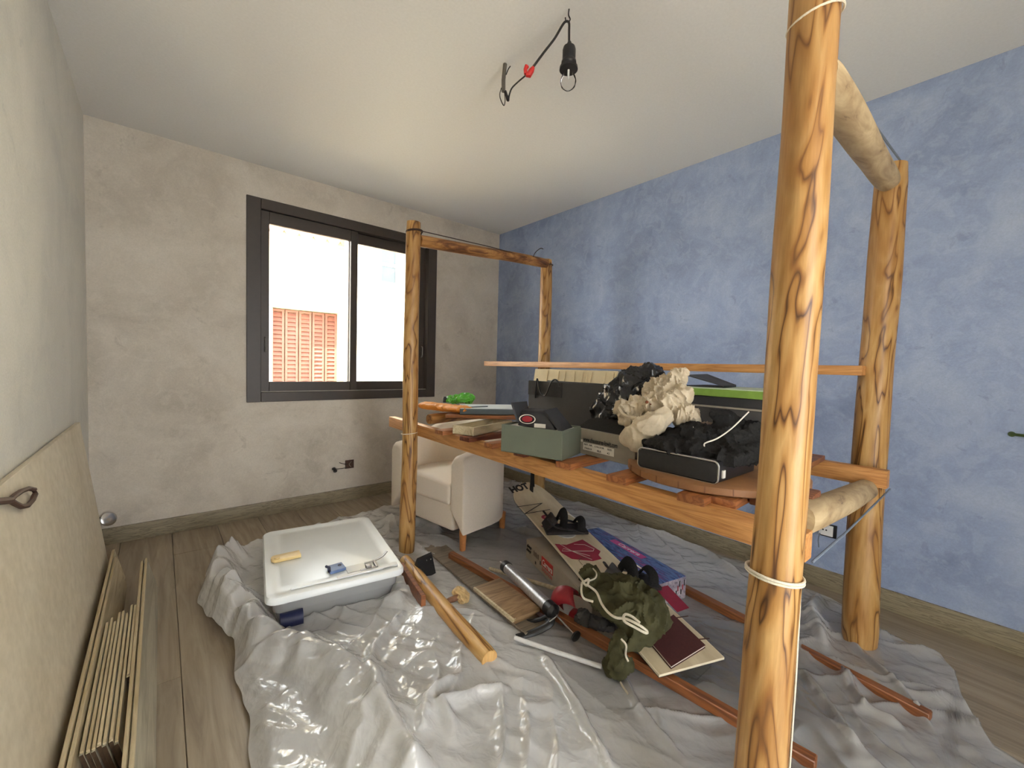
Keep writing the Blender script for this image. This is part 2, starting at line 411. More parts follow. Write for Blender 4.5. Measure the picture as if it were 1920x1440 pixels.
def filmy(name, col, opac, rough=.25, attr=None, bumps=True, trans=.45):
    N = NT(name); t = N.t; t.nodes.remove(N.b); out = [n for n in t.nodes if n.type == 'OUTPUT_MATERIAL'][0]
    d = N.n('ShaderNodeBsdfDiffuse', Color=col); tl = N.n('ShaderNodeBsdfTranslucent', Color=col)
    g = N.n('ShaderNodeBsdfGlossy', Roughness=rough, Color=(1, 1, 1, 1)); tr = N.n('ShaderNodeBsdfTransparent', Color=(.95, .95, .94, 1))
    m1 = N.n('ShaderNodeMixShader', Fac=trans); N.l(d.outputs[0], m1.inputs[1]); N.l(tl.outputs[0], m1.inputs[2])
    m2 = N.n('ShaderNodeMixShader', Fac=opac); N.l(tr.outputs[0], m2.inputs[1]); N.l(m1.outputs[0], m2.inputs[2])
    if attr:
        a = N.n('ShaderNodeAttribute', _attribute_name=attr); N.l(a.outputs['Fac'], m2.inputs[0])
    lw = N.n('ShaderNodeFresnel', IOR=1.7); m3 = N.n('ShaderNodeMixShader'); N.l(lw.outputs[0], m3.inputs[0]); N.l(m2.outputs[0], m3.inputs[1]); N.l(g.outputs[0], m3.inputs[2])
    N.l(m3.outputs[0], out.inputs[0])
    if bumps:
        v = N.coord(); wn_ = N.n('ShaderNodeTexNoise', Scale=9.0, Detail=2.0); N.l(v, wn_.inputs['Vector'])
        vm = N.n('ShaderNodeVectorMath', _operation='MULTIPLY_ADD'); N.l(wn_.outputs['Color'], vm.inputs[0]); vm.inputs[1].default_value = (.12, .12, .0); N.l(v, vm.inputs[2])
        x = N.n('ShaderNodeTexVoronoi', Scale=30.0); N.l(vm.outputs[0], x.inputs['Vector']); y = N.n('ShaderNodeTexVoronoi', Scale=75.0); N.l(vm.outputs[0], y.inputs['Vector'])
        bp = N.n('ShaderNodeBump', Strength=.26, Distance=.010); N.l(N.math('ADD', x.outputs['Distance'], N.math('MULTIPLY', y.outputs['Distance'], .35)), bp.inputs['Height'])
        for q in (d, g, tl, lw): N.l(bp.outputs[0], q.inputs['Normal'])
filmy('dust_sheet', (.92, .92, .91, 1), .75, .22, attr='opacity', trans=.4)
filmy('tub_plastic', (.88, .89, .89, 1), .62, .2, bumps=False)

# ------------------------------------------------------------------ setting
fl = struct(MB().box(LEFT, RIGHT, FRONT, BACK, -.10, -.012).build('floor', 'floor_oak'), 'grey brown oak plank floor of the room', 'floor')
pw, pl = .24, 1.9
k = 0; x = LEFT+.005
seam0 = .05; xs = sorted(set([LEFT]+[seam0+pw*i for i in range(-2, 12) if LEFT < seam0+pw*i < RIGHT]+[RIGHT]))
for i, (xa, xb) in enumerate(zip(xs[:-1], xs[1:])):
    y = FRONT-(i*.71) % pl
    while y < BACK:
        ya, yb = max(y, FRONT), min(y+pl, BACK)
        if yb-ya > .02:
            MB().box(xa+.001, xb-.001, ya+.001, yb-.001, -.014, 0).build('floor_plank', 'floor_oak', fl, bevel=.0012, seg=1)
        y += pl
struct(MB().box(LEFT-.2, RIGHT+.2, FRONT-1.3, BACK+.26, H, H+.2).build('ceiling', 'ceiling_paint'), 'white painted ceiling', 'ceiling')  # slab runs past the front wall as an unseen overhang added to block sun
struct(MB().box(LEFT-.2, LEFT, FRONT, BACK+.26, -.1, H).build('wall_left', 'plaster_left'), 'pale plaster wall behind the leaning panel', 'wall')
struct(MB().box(RIGHT, RIGHT+.2, FRONT, BACK+.26, -.1, H).build('wall_right', 'plaster_blue'), 'mottled blue plaster wall', 'wall')
WX0, WX1, WZ0, WZ1 = .462, 1.961, .834, 2.275
b = MB()
b.box(LEFT-.01, WX0, BACK, BACK+.26, -.1, H+.05); b.box(WX1, RIGHT+.01, BACK, BACK+.26, -.1, H+.05)
b.box(WX0, WX1, BACK, BACK+.26, -.1, WZ0); b.box(WX0, WX1, BACK, BACK+.26, WZ1, H+.05)
struct(b.build('wall_back', 'plaster_grey'), 'greige mottled plaster wall around the window', 'wall')
DX0, DX1 = .2, .95
b = MB()
b.box(LEFT-.2, DX0, FRONT-.2, FRONT, -.1, H); b.box(DX1, RIGHT+.2, FRONT-.2, FRONT, -.1, H); b.box(DX0, DX1, FRONT-.2, FRONT, 2.05, H)
struct(b.build('wall_front', 'plaster_left'), 'pale plaster wall with a wide doorway', 'wall')
bh = .10
struct(MB().box(LEFT, RIGHT, BACK-.014, BACK, 0, bh).build('baseboard_back', 'baseboard_oak', bevel=.002), 'oak baseboard below the window', 'baseboard')
struct(MB().box(RIGHT-.014, RIGHT, FRONT, BACK-.014, 0, bh).build('baseboard_right', 'baseboard_oak', bevel=.002), 'oak baseboard along the blue wall', 'baseboard')
struct(MB().box(LEFT, LEFT+.014, FRONT, BACK-.014, 0, bh).build('baseboard_left', 'baseboard_oak', bevel=.002), 'oak baseboard along the left wall', 'baseboard')

# window: dark sliding sashes
wn = thing('window_1', 'dark brown aluminium sliding window with two panes', 'window', (WX0, BACK, WZ0)); wn['kind'] = 'structure'
def ring(bx, x0, x1, z0, z1, w, y0, y1, wb=None, wt=None):
    wb = wb or w; wt = wt or w
    bx.box(x0, x0+w, y0, y1, z0, z1); bx.box(x1-w, x1, y0, y1, z0, z1)
    bx.box(x0+w, x1-w, y0, y1, z0, z0+wb); bx.box(x0+w, x1-w, y0, y1, z1-wt, z1)
    return bx
ring(MB(), WX0, WX1, WZ0, WZ1, .088, BACK-.012, BACK+.09, .07, .075).build('outer_frame', 'window_frame', wn, world=True, bevel=.003, seg=1)
xa, xb = WX0+.088, WX1-.088; za, zb_ = WZ0+.07, WZ1-.075
xm = ony(664, 600, BACK).x
def sash(x0, x1, y0, y1, hx, hy):
    s = ring(MB(), x0, x1, za, zb_, .055, y0, y1, .075, .085).build('sash', 'window_frame', wn, world=True, bevel=.003, seg=1)
    MB().box(x0+.05, x1-.05, (y0+y1)/2-.004, (y0+y1)/2+.004, za+.07, zb_-.08).build('pane', 'pane_glass', s, world=True)
    MB().tube(spline([(hx, hy, 1.20), (hx, hy-.022, 1.215), (hx, hy-.022, 1.285), (hx, hy, 1.30)], 4), .006, 6).build('handle', 'grey_metal', s, world=True, smooth=True)
sash(xa, xm+.03, BACK+.012, BACK+.045, xa+.028, BACK+.012)
sash(xm-.03, xb, BACK+.05, BACK+.083, xb-.026, BACK+.05)
MB().box(xa, xb, BACK+.0, BACK+.012, WZ0+.066, WZ0+.076).build('track', 'window_seal', wn, world=True)
MB().box(WX0, WX1, BACK+.09, BACK+.27, WZ0-.03, WZ0+.02).build('outer_sill', 'window_seal', wn, world=True)

# ------------------------------------------------------------------ houses outside
YH = 8.6
def hp(px, py, Y=YH): return ony(px, py, Y)
hl = thing('neighbour_house', 'cream house with clay tiled eave and brown louvred shutters outside the window', 'house', (2.2, YH, -3))
x0, x1 = hp(480, 500).x-2.5, hp(662, 500).x+.5
zr = hp(560, 452).z
door = (hp(511, 600).x, hp(638, 640).x, -2.0, hp(570, 580).z)
b = MB(); b.box(x0, door[0], YH, YH+3, -3, zr); b.box(door[1], x1, YH, YH+3, -3, zr); b.box(door[0], door[1], YH, YH+3, door[3], zr); b.box(door[0], door[1], YH+.35, YH+3, -3, door[3])
b.build('house_wall', 'house_cream', hl, world=True)
MB().box(x0, x1, YH-.03, YH+.01, door[3]+.02, door[3]+.30).build('lintel_band', 'house_band', hl, world=True)
nl = 5; wd = (door[1]-door[0])/nl
for i in range(nl):
    xa_ = door[0]+wd*i
    lf = ring(MB(), xa_+.01, xa_+wd-.01, door[2], door[3]-.02, wd*.16, YH+.20, YH+.25).build('shutter_leaf', 'shutter_brown', hl, world=True)
    hh = door[3]-.02-door[2]
    for j in range(50):
        z = door[2]+hh*(j+.8)/51
        MB().box(-wd*.36, wd*.36, -.007, .007, -hh/51*.62, hh/51*.62, Matrix.Translation((xa_+wd/2, YH+.225, z)) @ Matrix.Rotation(-.5, 4, 'X')).build('louvre_slat', 'shutter_brown', lf, world=True)
MB().box(x0, x1, YH-.25, YH+3, zr, zr+.06).build('eave_board', 'house_band', hl, world=True)
nt = int((x1-x0)/.24)
for i in range(nt):
    xx = x0+.12+i*.24
    MB().tube([(xx, YH-.34, zr+.09), (xx, YH+2.6, zr+1.0)], [.125, .105], 10).build('roof_tile', 'roof_clay', hl, world=True, smooth=True)
hr = thing('neighbour_tower', 'taller cream house wall with one small white framed window outside', 'house', (5.2, YH-.9, -3))
Y2 = YH-.9
wx0, wx1, wz0, wz1 = hp(715, 500, Y2).x, hp(751, 500, Y2).x, hp(735, 533, Y2).z, hp(735, 458, Y2).z
xl, xr = hp(662, 500, Y2).x-.02, hp(830, 500, Y2).x+3
YE = YH-.50
b = MB(); b.box(xl, wx0, Y2, YE, -3, 7); b.box(wx1, xr, Y2, YE, -3, 7); b.box(wx0, wx1, Y2, YE, -3, wz0); b.box(wx0, wx1, Y2, YE, wz1, 7); b.box(wx0, wx1, Y2+.3, YE, wz0, wz1)
b.build('house_wall', 'house_pale', hr, world=True)
wf = ring(MB(), wx0, wx1, wz0, wz1, .05, Y2+.10, Y2+.15).build('small_window', 'house_pale', hr, world=True)
MB().box(wx0+.04, wx1-.04, Y2+.12, Y2+.13, wz0+.04, wz1-.04).build('pane', 'far_glass', wf, world=True)
MB().box(wx0+.05, wx1-.05, Y2+.10, Y2+.15, (wz0+wz1)/2-.03, (wz0+wz1)/2+.03).build('glazing_bar', 'house_pale', wf, world=True)
MB().box(wx0-.08, wx1+.08, Y2-.06, Y2+.1, wz0-.07, wz0).build('window_sill', 'house_pale', hr, world=True)
struct(MB().box(-12, 20, -12, 24, -3.3, -3.0).build('ground', 'ground_paving'), 'pale paved yard outside below the window', 'ground')

# ------------------------------------------------------------------ bunk bed frame of debarked logs
FL, FR = Vector((1.108, 2.24, 0)), Vector((1.032, .296, 0))
BR, BL = Vector((2.235, .331, 0)), Vector((2.335, 2.365, 0))
bed = thing('log_bed_frame', 'tall four post bed frame of debarked honey coloured logs with loose slats', 'bed frame', (1.6, 1.3, 0))
def post(base, top, r0, r1, seed, mat='log_honey'): return log('post', base, top, r0, r1, mat, bed, seed)
pFR = post((.975, .298, .0), (1.057, .288, 2.0), .050, .045, 1)
pFL = post(FL, (1.132, 2.243, 1.955), .047, .042, 2)
pBR = post((2.228, .332, 0), (2.265, .333, 1.985), .060, .054, 3)
pBL = post((2.325, 2.36, 0), (2.335, 2.365, 1.985), .050, .046, 4)
ZB = .775
# side rails
def beam(p0, p1, w, h, mat, name, bev=.004):
    p0, p1 = Vector(p0), Vector(p1); L = (p1-p0).length
    return MB().box(-w/2, w/2, 0, L, -h, 0).build(name, mat, bed, M=frame(p0, (p1-p0).cross(Vector((0, 0, 1)))), bevel=bev)
rl = beam((1.118, .262, ZB+.004), (1.190, 2.64, ZB-.008), .045, .066, 'pine_y', 'side_rail')
beam((2.145, .262, .772), (2.235, 2.62, .772), .045, .07, 'pine_y', 'side_rail')
# lashed logs
log('top_log', (1.05, .285, 1.765), (2.215, .326, 1.915), .041, .040, 'log_grey', bed, 5)
log('top_log', (1.165, 2.245, 1.862), (2.30, 2.34, 1.945), .034, .036, 'log_bark', bed, 6)
log('cross_log', (1.150, .30, .790), (2.120, .318, .690), .040, .038, 'log_grey', bed, 8)
log('cross_log', (1.16, 2.085, .822), (2.28, 2.27, .822), .030, .030, 'log_bark', bed, 9)
beam((2.185, .36, 1.176), (2.205, 2.93, 1.162), .09, .040, 'pine_y', 'guard_board')
# slats
for i, (px, py, w, dz) in enumerate([(842, 812, .075, 0), (880, 826, .075, 0), (925, 838, .06, 0), (985, 853, .06, 0), (1085, 872, .07, 0), (1178, 899, .075, 0), (1315, 935, .075, 0)]):
    q = onz(px, py, ZB+.003); a = .04+.03*math.sin(i*2.1)
    MB().box(0, 1.06, -w/2, w/2, 0, .022).build('slat', 'pine_x' if i not in (1, 3) else 'brown_x', bed, M=frame((1.092, q.y, ZB+.001), (1, a, 0)), bevel=.003)
e1 = onz(1540, 925, .815); e2 = onz(1528, 948, .79)
MB().box(-.10, .0, 0, .050, 0, .024).build('slat', 'pine_dark_y', bed, M=frame((e1.x, e1.y, .800), (1, .05, 0)), bevel=.006)
MB().box(-.09, .0, 0, .13, 0, .022).build('slat', 'pine_dark_y', bed, M=frame((e2.x, e2.y, .776), (1, .02, 0)), bevel=.006)
MB().box(0, .98, -.04, .04, 0, .022).build('slat', 'pine_x', bed, M=frame((1.14, .47, ZB+.001), (1, .03, 0)), bevel=.003)
# twine and lashings
def wrap(c, r, z, tilt, mat, turns=2, rr=.003):
    pts = []
    for i in range(28*turns+1):
        t = i/28*2*math.pi
        pts.append((c[0]+r*math.cos(t), c[1]+r*math.sin(t), z+tilt*math.cos(t+.6)+.006*i/28))
    return MB().tube(pts, rr, 6).build('twine', mat, bed, world=True, smooth=True)
def at(p0, p1, z):
    t = z/(p1[2]); return (p0[0]+(p1[0]-p0[0])*t, p0[1]+(p1[1]-p0[1])*t)
z1 = .70; c1 = at((.975, .298), (1.057, .288, 2.0), z1)
wrap(c1, .0535, z1, -.006, 'rope_white', 2, .0028)
hang = onx(1501, 1104, c1[0]+.03)
MB().tube([hang+Vector((0, 0, 0)), hang+Vector((.003, 0, -.2)), hang+Vector((.0, .002, -.45)), Vector((hang.x-.004, hang.y, .02))], .0022, 6).build('twine', 'rope_white', bed, world=True, smooth=True)
wrap(at((.975, .298), (1.057, .288, 2.0), 1.87), .049, 1.872, .012, 'rope_white', 1, .0024)
wrap((1.121, 2.242), .048, .725, .004, 'rope_white', 1, .002)
wrap((1.131, 2.243), .046, 1.895, .004, 'rope_dark', 2, .003)
wrap((2.334, 2.364), .050, 1.935, .004, 'rope_dark', 1, .003)
MB().tube([(1.14, 2.21, 1.905), (1.7, 2.26, 1.935), (2.33, 2.33, 1.985-.03)], .003, 6).build('twine', 'rope_dark', bed, world=True, smooth=True)
MB().tube(spline([(2.12, 2.29, 1.955), (2.14, 2.29, 1.99), (2.19, 2.29, 2.03), (2.22, 2.29, 2.032)], 4), .003, 6).build('twine', 'rope_dark', bed, world=True, smooth=True)
MB().tube([onx(1572, 120, 1.09), onx(1640, 235, 1.75), (2.245, .30, 1.992)], .0035, 6).build('twine', 'rope_blue', bed, world=True, smooth=True)
MB().tube([(1.15, .262, .70), (1.6, .28, .66), (2.2, .262, .69)], .003, 6).build('twine', 'rope_blue', bed, world=True, smooth=True)

# ------------------------------------------------------------------ armchair
ac = thing('armchair', 'cream fabric tub armchair with short wooden legs between the log posts', 'armchair', (1.590, 2.405, 0), math.radians(9))
cw, cd = .74, .62          # local: x depth (front at -x), y width
SH = .60
def ushape(hw_, xf, xs, dep, n=14):
    o = [(xf, -hw_), (xf+.02, -hw_)]+[(xf+(xs-xf)*k/4, -hw_) for k in range(1, 4)]
    o += [(xs+dep*math.cos(a), hw_*math.sin(a)) for a in np.linspace(-math.pi/2, math.pi/2, n)]
    return o+[(xf+(xs-xf)*k/4, hw_) for k in (3, 2, 1)]+[(xf+.02, hw_), (xf, hw_)]
uo, ui = ushape(cw/2, -cd/2, -.06, .31), ushape(cw/2-.115, -cd/2, -.06, .17)
b = MB(); prev = None; nn = len(uo)
for k in range(nn):
    (xo, yo), (xi, yi) = uo[k], ui[k]
    f_ = max(0, min(1, (xo+cd/2)/(cd*.95))); zt = SH+.15*f_*f_*(3-2*f_)-(.02 if k in (0, nn-1) else 0)
    xm_, ym_ = (xo+xi)/2, (yo+yi)/2
    pr = [(xo, yo, .13), (xo, yo, zt-.045), (xo*.85+xi*.15, yo*.85+yi*.15, zt-.012), (xm_, ym_, zt), (xo*.15+xi*.85, yo*.15+yi*.85, zt-.012), (xi, yi, zt-.045), (xi, yi, .26)]
    r = [b.bm.verts.new(q) for q in pr]
    if prev:
        for m_ in range(7): b.bm.faces.new((prev[m_], prev[(m_+1) % 7], r[(m_+1) % 7], r[m_]))
    else: b.bm.faces.new(r)
    prev = r
b.bm.faces.new(prev[::-1])
b.build('back_and_arms', 'chair_fabric', ac, smooth=True, bevel=.012, seg=3)
MB().box(-cd/2+.012, cd/2-.2, -cw/2+.10, cw/2-.10, .13, .30).build('seat_base', 'chair_fabric', ac, bevel=.02, seg=3)
cu = MB().box(-cd/2-.01, cd/2-.20, -cw/2+.118, cw/2-.118, .29, .42)
bmesh.ops.subdivide_edges(cu.bm, edges=cu.bm.edges, cuts=5, use_grid_fill=True)
for v in cu.bm.verts:
    u_, w_ = (v.co.x+.1)/.3, v.co.y/(cw/2-.118)
    if v.co.z > .36: v.co.z += .035*(1-min(1, u_*u_))*(1-w_*w_)
cu.build('seat_cushion', 'chair_fabric', ac, bevel=.03, seg=3)
for lx, ly in ((-cd/2+.06, -cw/2+.06), (-cd/2+.06, cw/2-.06), (cd/2-.16, -cw/2+.10), (cd/2-.16, cw/2-.10)):
    MB().tube([(lx, ly, .14), (lx, ly, .0)], [.024, .018], 12).build('leg', 'leg_wood', ac, smooth=True)

# ------------------------------------------------------------------ low storage box with lid
zl = .15
TLc, BLc, BRc, TRc = onz(482, 1004, zl), onz(508, 1122, zl), onz(764, 1062, zl), onz(688, 968, zl)
cx = (TLc+BLc+BRc+TRc)/4; yawb = math.atan2((BRc-BLc).y, (BRc-BLc).x)
tub = thing('storage_box', 'low translucent plastic storage box with white lid standing on the dust sheet', 'storage box', (cx.x, cx.y, 0.012), yawb)
lw_, ld_ = .585, .80
def rrect(w, d, r, n=6):
    o = []
    for sx, sy, a0 in ((1, 1, 0), (-1, 1, 90), (-1, -1, 180), (1, -1, 270)):
        for i in range(n+1):
            a = math.radians(a0+90*i/n); o.append((sx*(w/2-r)+r*math.cos(a), sy*(d/2-r)+r*math.sin(a)))
    return o
def loft(b, secs, cap0=True, cap1=True):
    R = [[b.bm.verts.new((x, y, z)) for x, y in pts] for pts, z in secs]; n = len(R[0])
    for A, B in zip(R[:-1], R[1:]):
        for k in range(n): b.bm.faces.new((A[k], A[(k+1) % n], B[(k+1) % n], B[k]))
    if cap0: b.bm.faces.new(R[0][::-1])
    if cap1: b.bm.faces.new(R[-1])
    return b
loft(MB(), [(rrect(lw_-.10, ld_-.10, .04), 0), (rrect(lw_-.075, ld_-.075, .04), .055), (rrect(lw_-.06, ld_-.06, .04), .058), (rrect(lw_-.05, ld_-.05, .04), .112), (rrect(lw_-.016, ld_-.016, .04), .114), (rrect(lw_-.016, ld_-.016, .04), .122)], True, False).build('tub', 'tub_plastic', tub, smooth=True)
lid = loft(MB(), [(rrect(lw_, ld_, .05), .112), (rrect(lw_, ld_, .05), .130), (rrect(lw_-.012, ld_-.012, .046), .138), (rrect(lw_-.075, ld_-.075, .03), .138), (rrect(lw_-.082, ld_-.082, .03), .1362), (rrect(lw_-.135, ld_-.16, .03), .1362), (rrect(lw_-.145, ld_-.17, .03), .138)]).build('lid', 'box_lid', tub, smooth=True)
loft(MB(), [(rrect(lw_-.19, .018, .008), .137), (rrect(lw_-.20, .012, .005), .142)]).build('rib', 'box_lid', lid, M=tm(tub) @ Matrix.Translation((0, -ld_/2+.06, 0)), smooth=True)
MB().box(-.17, -.165, -ld_/2+.1, ld_/2-.1, .03, .09).build('file_inside', 'grey_card', tub)
ct = onz(546, 1157, .03)
capo = meta(MB().tube([(ct.x-.05, ct.y-.035, .045), (ct.x+.035, ct.y-.047, .045)], .032, 20).build('paint_roller_cap', 'navy', smooth=True), 'dark navy plastic tube cap peeking out under the storage box', 'tube cap')

# things on the lid
ZL = .152
def small(name, label, cat, px, z, yaw): 
    p = onz(px[0], px[1], z); return thing(name, label, cat, (p.x, p.y, z), yaw)
t = small('tape_measure', 'small beige rounded plastic case lying on the white box lid', 'plastic case', (540, 1046), ZL, yawb+.08)
MB().prism([(-.055+.02*math.cos(a), .03*math.sin(a)) for a in np.linspace(math.pi/2, 3*math.pi/2, 8)]+[(.055, -.03), (.055, .03)], 0, .016).build('case', 'beige_plastic', t, bevel=.003)
MB().lathe([(.0, .016), (.012, .016), (.012, .021), (.0, .021)], 16, Matrix.Translation((-.05, -.012, 0)), close=False).build('button', 'beige_plastic', t, smooth=True)
t = small('blue_clamp', 'blue plastic clamp piece with a round hole on the white box lid', 'clamp', (630, 1068), ZL, yawb+.15)
o = MB(); o.prism([(-.036, -.034), (.036, -.034), (.036, .034), (-.03, .034), (-.036, .012)], 0, .014)
o.build('plate', 'blue_plastic', t, bevel=.003)
MB().tube([(-.036, .03, .014), (-.03, .0, .018), (-.038, -.03, .014)], .006, 8).build('hinge_bar', 'navy', t, smooth=True)
MB().lathe([(.002, .0145), (.008, .0145), (.009, .0165), (.006, .0165)], 14, Matrix.Translation((.018, .004, 0)), close=False).build('hole_rim', 'navy', t, smooth=True)
t = small('metal_brackets', 'clear packet of grey metal hooks and brackets beside the blue clamp', 'brackets', (685, 1062), ZL, yawb)
MB().box(-.085, .06, -.035, .035, 0, .003).build('packet', 'tub_plastic', t, bevel=.001, seg=1)
MB().tube(spline([(.0, .02, .008), (.05, .018, .012), (.09, .03, .02), (.115, .05, .03)], 5), .008, 6, flat=.35).build('bracket', 'grey_metal', t, smooth=True)
MB().box(-.03, .045, -.052, -.036, .0, .01).build('bracket', 'grey_metal', t, bevel=.002)
MB().box(.038, .05, -.05, .02, .003, .014).build('bracket', 'grey_metal', t, bevel=.002)
MB().box(-.005, .02, -.046, -.02, .003, .022).build('bracket', 'grey_metal', t, bevel=.003)
t = small('handle_strip', 'long pale plastic strip with notched end along the lid edge', 'strip', (715, 1064), ZL+.001, yawb+.02)
MB().prism([(-.2, -.012), (.05, -.014), (.06, -.022), (.075, -.02), (.078, .016), (.055, .02), (.04, .008), (-.2, .006)], 0, .006).build('strip', 'white_plastic', t, bevel=.0015, seg=1)

# ------------------------------------------------------------------ loose wood on the floor
def floor_log(name, label, cat, p0, p1, r, mat, seed):
    t = thing(name, label, cat, tuple(Vector(p0)*1))
    log('pole', p0, p1, r, r*.96, mat, t, seed, wob=.02); d_ = (Vector(p0)-Vector(p1)).normalized()
    MB().lathe([(.0, 0), (r*.9, 0), (r*.86, .0015), (.0, .0015)], 24, Matrix.Translation(p0) @ d_.to_track_quat('Z', 'Y').to_matrix().to_4x4(), close=False).build('end_grain', 'log_wood', t, world=True); return t
A = onz(768, 1062, .045); B = onz(917, 1236, .04)
tp = floor_log('wooden_pole', 'smooth round wooden pole lying loose across the dust sheet', 'pole', (B.x, B.y, .040), (A.x+.0, A.y+.06, .05), .035, 'log_wood', 12)
# short offcut boards right of the storage box
def board(name, label, cat, pA, pB, w, h, mat, group=None, z=0.0, side=1):
    """board with its near bottom edge running from pA to pB"""
    d = (Vector(pB)-Vector(pA)); L = d.length
    t = MB().box(0, L, 0, w*side, 0, h).build(name, mat, M=frame((pA[0], pA[1], z), (d.x, d.y, 0)), bevel=.002, seg=1)
    return meta(t, label, cat, group)
board('offcut_board', 'short red brown board standing on edge beside the storage box', 'board', onz(798, 1152), onz(756, 1085), .022, .085, 'pine_dark_y', z=.006)
bk = onz(798, 1078, .006)
t = thing('corner_bracket', 'small black folded metal post bracket with two bright screws', 'bracket', (bk.x, bk.y, .006), .35)
MB().hexa([(-.075, -.03, .03), (.03, -.05, 0), (.05, .02, 0), (-.055, .05, .03), (-.085, -.015, .11), (.01, -.035, .115), (.02, -.02, .125), (-.07, .0, .12)]).build('plate', 'black_plastic', t, bevel=.003)
for q in ((-.03, -.031, .1), (-.005, -.037, .098)):
    MB().ball(q, .004, sub=2).build('screw', 'chrome', t, smooth=True)
rk = onz(868, 1118, .035)
t = thing('wooden_mallet', 'small pale wooden mallet shaped root lying by the round pole', 'mallet', (rk.x, rk.y, .035), 1.1)
lump('head', MB().ball((0, 0, 0), (.045, .032, .032)).ball((.025, .02, .01), (.02, .03, .026)), 'bone_wood', t, .005, .01, (30, 30, 30), seed=2)
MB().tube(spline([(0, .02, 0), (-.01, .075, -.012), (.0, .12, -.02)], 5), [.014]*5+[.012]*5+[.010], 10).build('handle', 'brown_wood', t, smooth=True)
# weathered wide board and long timbers
board('weathered_board', 'wide weathered grey board lying flat under the wood block', 'board', onz(985, 1200), onz(792, 1032), .13, .014, 'grey_board', z=.012, side=-1)
g = 'long timbers lying on the sheet'
def timber(label, pA, pB, w, h, mat, z=.006):
    a, b2 = Vector(pA), Vector(pB); d = b2-a
    o = MB().box(-w/2, w/2, 0, d.length, 0, h).build('timber', mat, M=frame((a.x, a.y, z), d.cross(Vector((0, 0, 1)))), bevel=.003, seg=1)
    return meta(o, label, 'timber')
timber('long orange brown timber running from the armchair under the canvas bag', onz(1530, 1440, .03), onz(845, 1043, .03), .036, .036, 'pine_dark_y', .022)
timber('dark brown timber with a cut end lying near the blue wall', onz(1745, 1352, .02), onz(1240, 1085, .02), .036, .036, 'pine_dark_y', .012)
# wood block by the aluminium gun
cs = [onz(*q, .062) for q in ((953, 1165), (1003, 1143), (948, 1081), (897, 1095))]
M_ = frame(((cs[0]+cs[1]+cs[2]+cs[3])/4)-Vector((0, 0, .05)), cs[1]-cs[0])
t = thing('wood_block', 'square brown wood grain block beside the aluminium gun', 'wood block', M=M_)
w1, d1 = (cs[1]-cs[0]).length, (cs[2]-cs[1]).length
MB().box(-w1/2, w1/2, -d1/2, d1/2, .030, .050).build('top_board', 'tile_wood', t, bevel=.003)
MB().box(-w1/2-.008, -w1/2+.012, -d1/2, d1/2, .034, .0495).build('edge_strip', 'pale_wood', t, bevel=.002)
MB().box(-w1/2+.015, w1/2-.012, -d1/2+.012, d1/2-.012, .010, .030).build('under_board', 'tile_wood', t, bevel=.002)
# sticks
def rod(name, label, cat, pts, r, mat):
    o = MB().tube(pts, r, 10).build(name, mat, smooth=True); return meta(o, label, cat)
rod('wooden_stick', 'thin olive wooden stick lying behind the aluminium gun', 'stick', [onz(918, 1066, .03), onz(1056, 1108, .05)], .010, 'pale_wood')
rod('conduit_tube', 'thin white plastic conduit tube half under the clear sheet', 'tube', [onz(965, 1196, .028), onz(1050, 1225, .026), onz(1128, 1250, .024)], .009, 'white_plastic')

# ------------------------------------------------------------------ sealant gun
a, b2 = onz(950, 1064, .085), onz(1030, 1140, .085)
ax = (b2-a).normalized(); Mg = frame(a, ax)
t = thing('sealant_gun', 'aluminium barrel sealant gun with black handle and long plunger rod', 'sealant gun', M=Mg)
LB = (b2-a).length
RX = Matrix.Rotation(math.pi/2, 4, 'Y')
MB().lathe([(.027, 0), (.027, LB)], 24, RX).build('barrel', 'aluminium', t, smooth=True)
MB().lathe([(.012, -.03), (.029, -.02), (.030, .012), (.028, .014)], 24, RX).build('front_cap', 'black_plastic', t, smooth=True)
MB().lathe([(.003, -.075), (.009, -.03)], 12, RX).build('nozzle', 'white_plastic', t, smooth=True)
MB().lathe([(.028, LB-.012), (.032, LB-.01), (.032, LB+.03), (.018, LB+.045)], 24, RX).build('rear_collar', 'black_plastic', t, smooth=True)
MB().tube(spline([(LB+.02, 0, -.015), (LB+.05, -.03, -.035), (LB+.03, -.10, -.065), (LB+.015, -.17, -.075)], 6), .015, 10, flat=.7).build('handle', 'black_plastic', t, smooth=True)
MB().tube(spline([(LB+.01, -.02, -.025), (LB-.01, -.05, -.045), (LB-.06, -.085, -.07), (LB-.11, -.10, -.075)], 6), .009, 8).build('trigger', 'black_plastic', t, smooth=True)
e = Mg.inverted() @ onz(1080, 1193, .06)
rd = MB().tube([(LB+.03, 0, 0), tuple(e)], .0035, 8).build('plunger_rod', 'chrome', t, smooth=True)
dd = (Vector(e)-Vector((LB+.03, 0, 0))).normalized()
MB().lathe([(.004, -.008), (.022, -.004), (.022, .003), (.006, .007)], 20, Matrix.Translation(e) @ dd.to_track_quat('Z', 'Y').to_matrix().to_4x4()).build('plunger_knob', 'black_plastic', rd, M=Mg, smooth=True)
MB().tube(spline([(LB+.05, .01, .0), (LB+.075, -.01, .01), (LB+.07, -.045, -.01)], 5), .003, 6).build('release_wire', 'chrome', t, smooth=True)

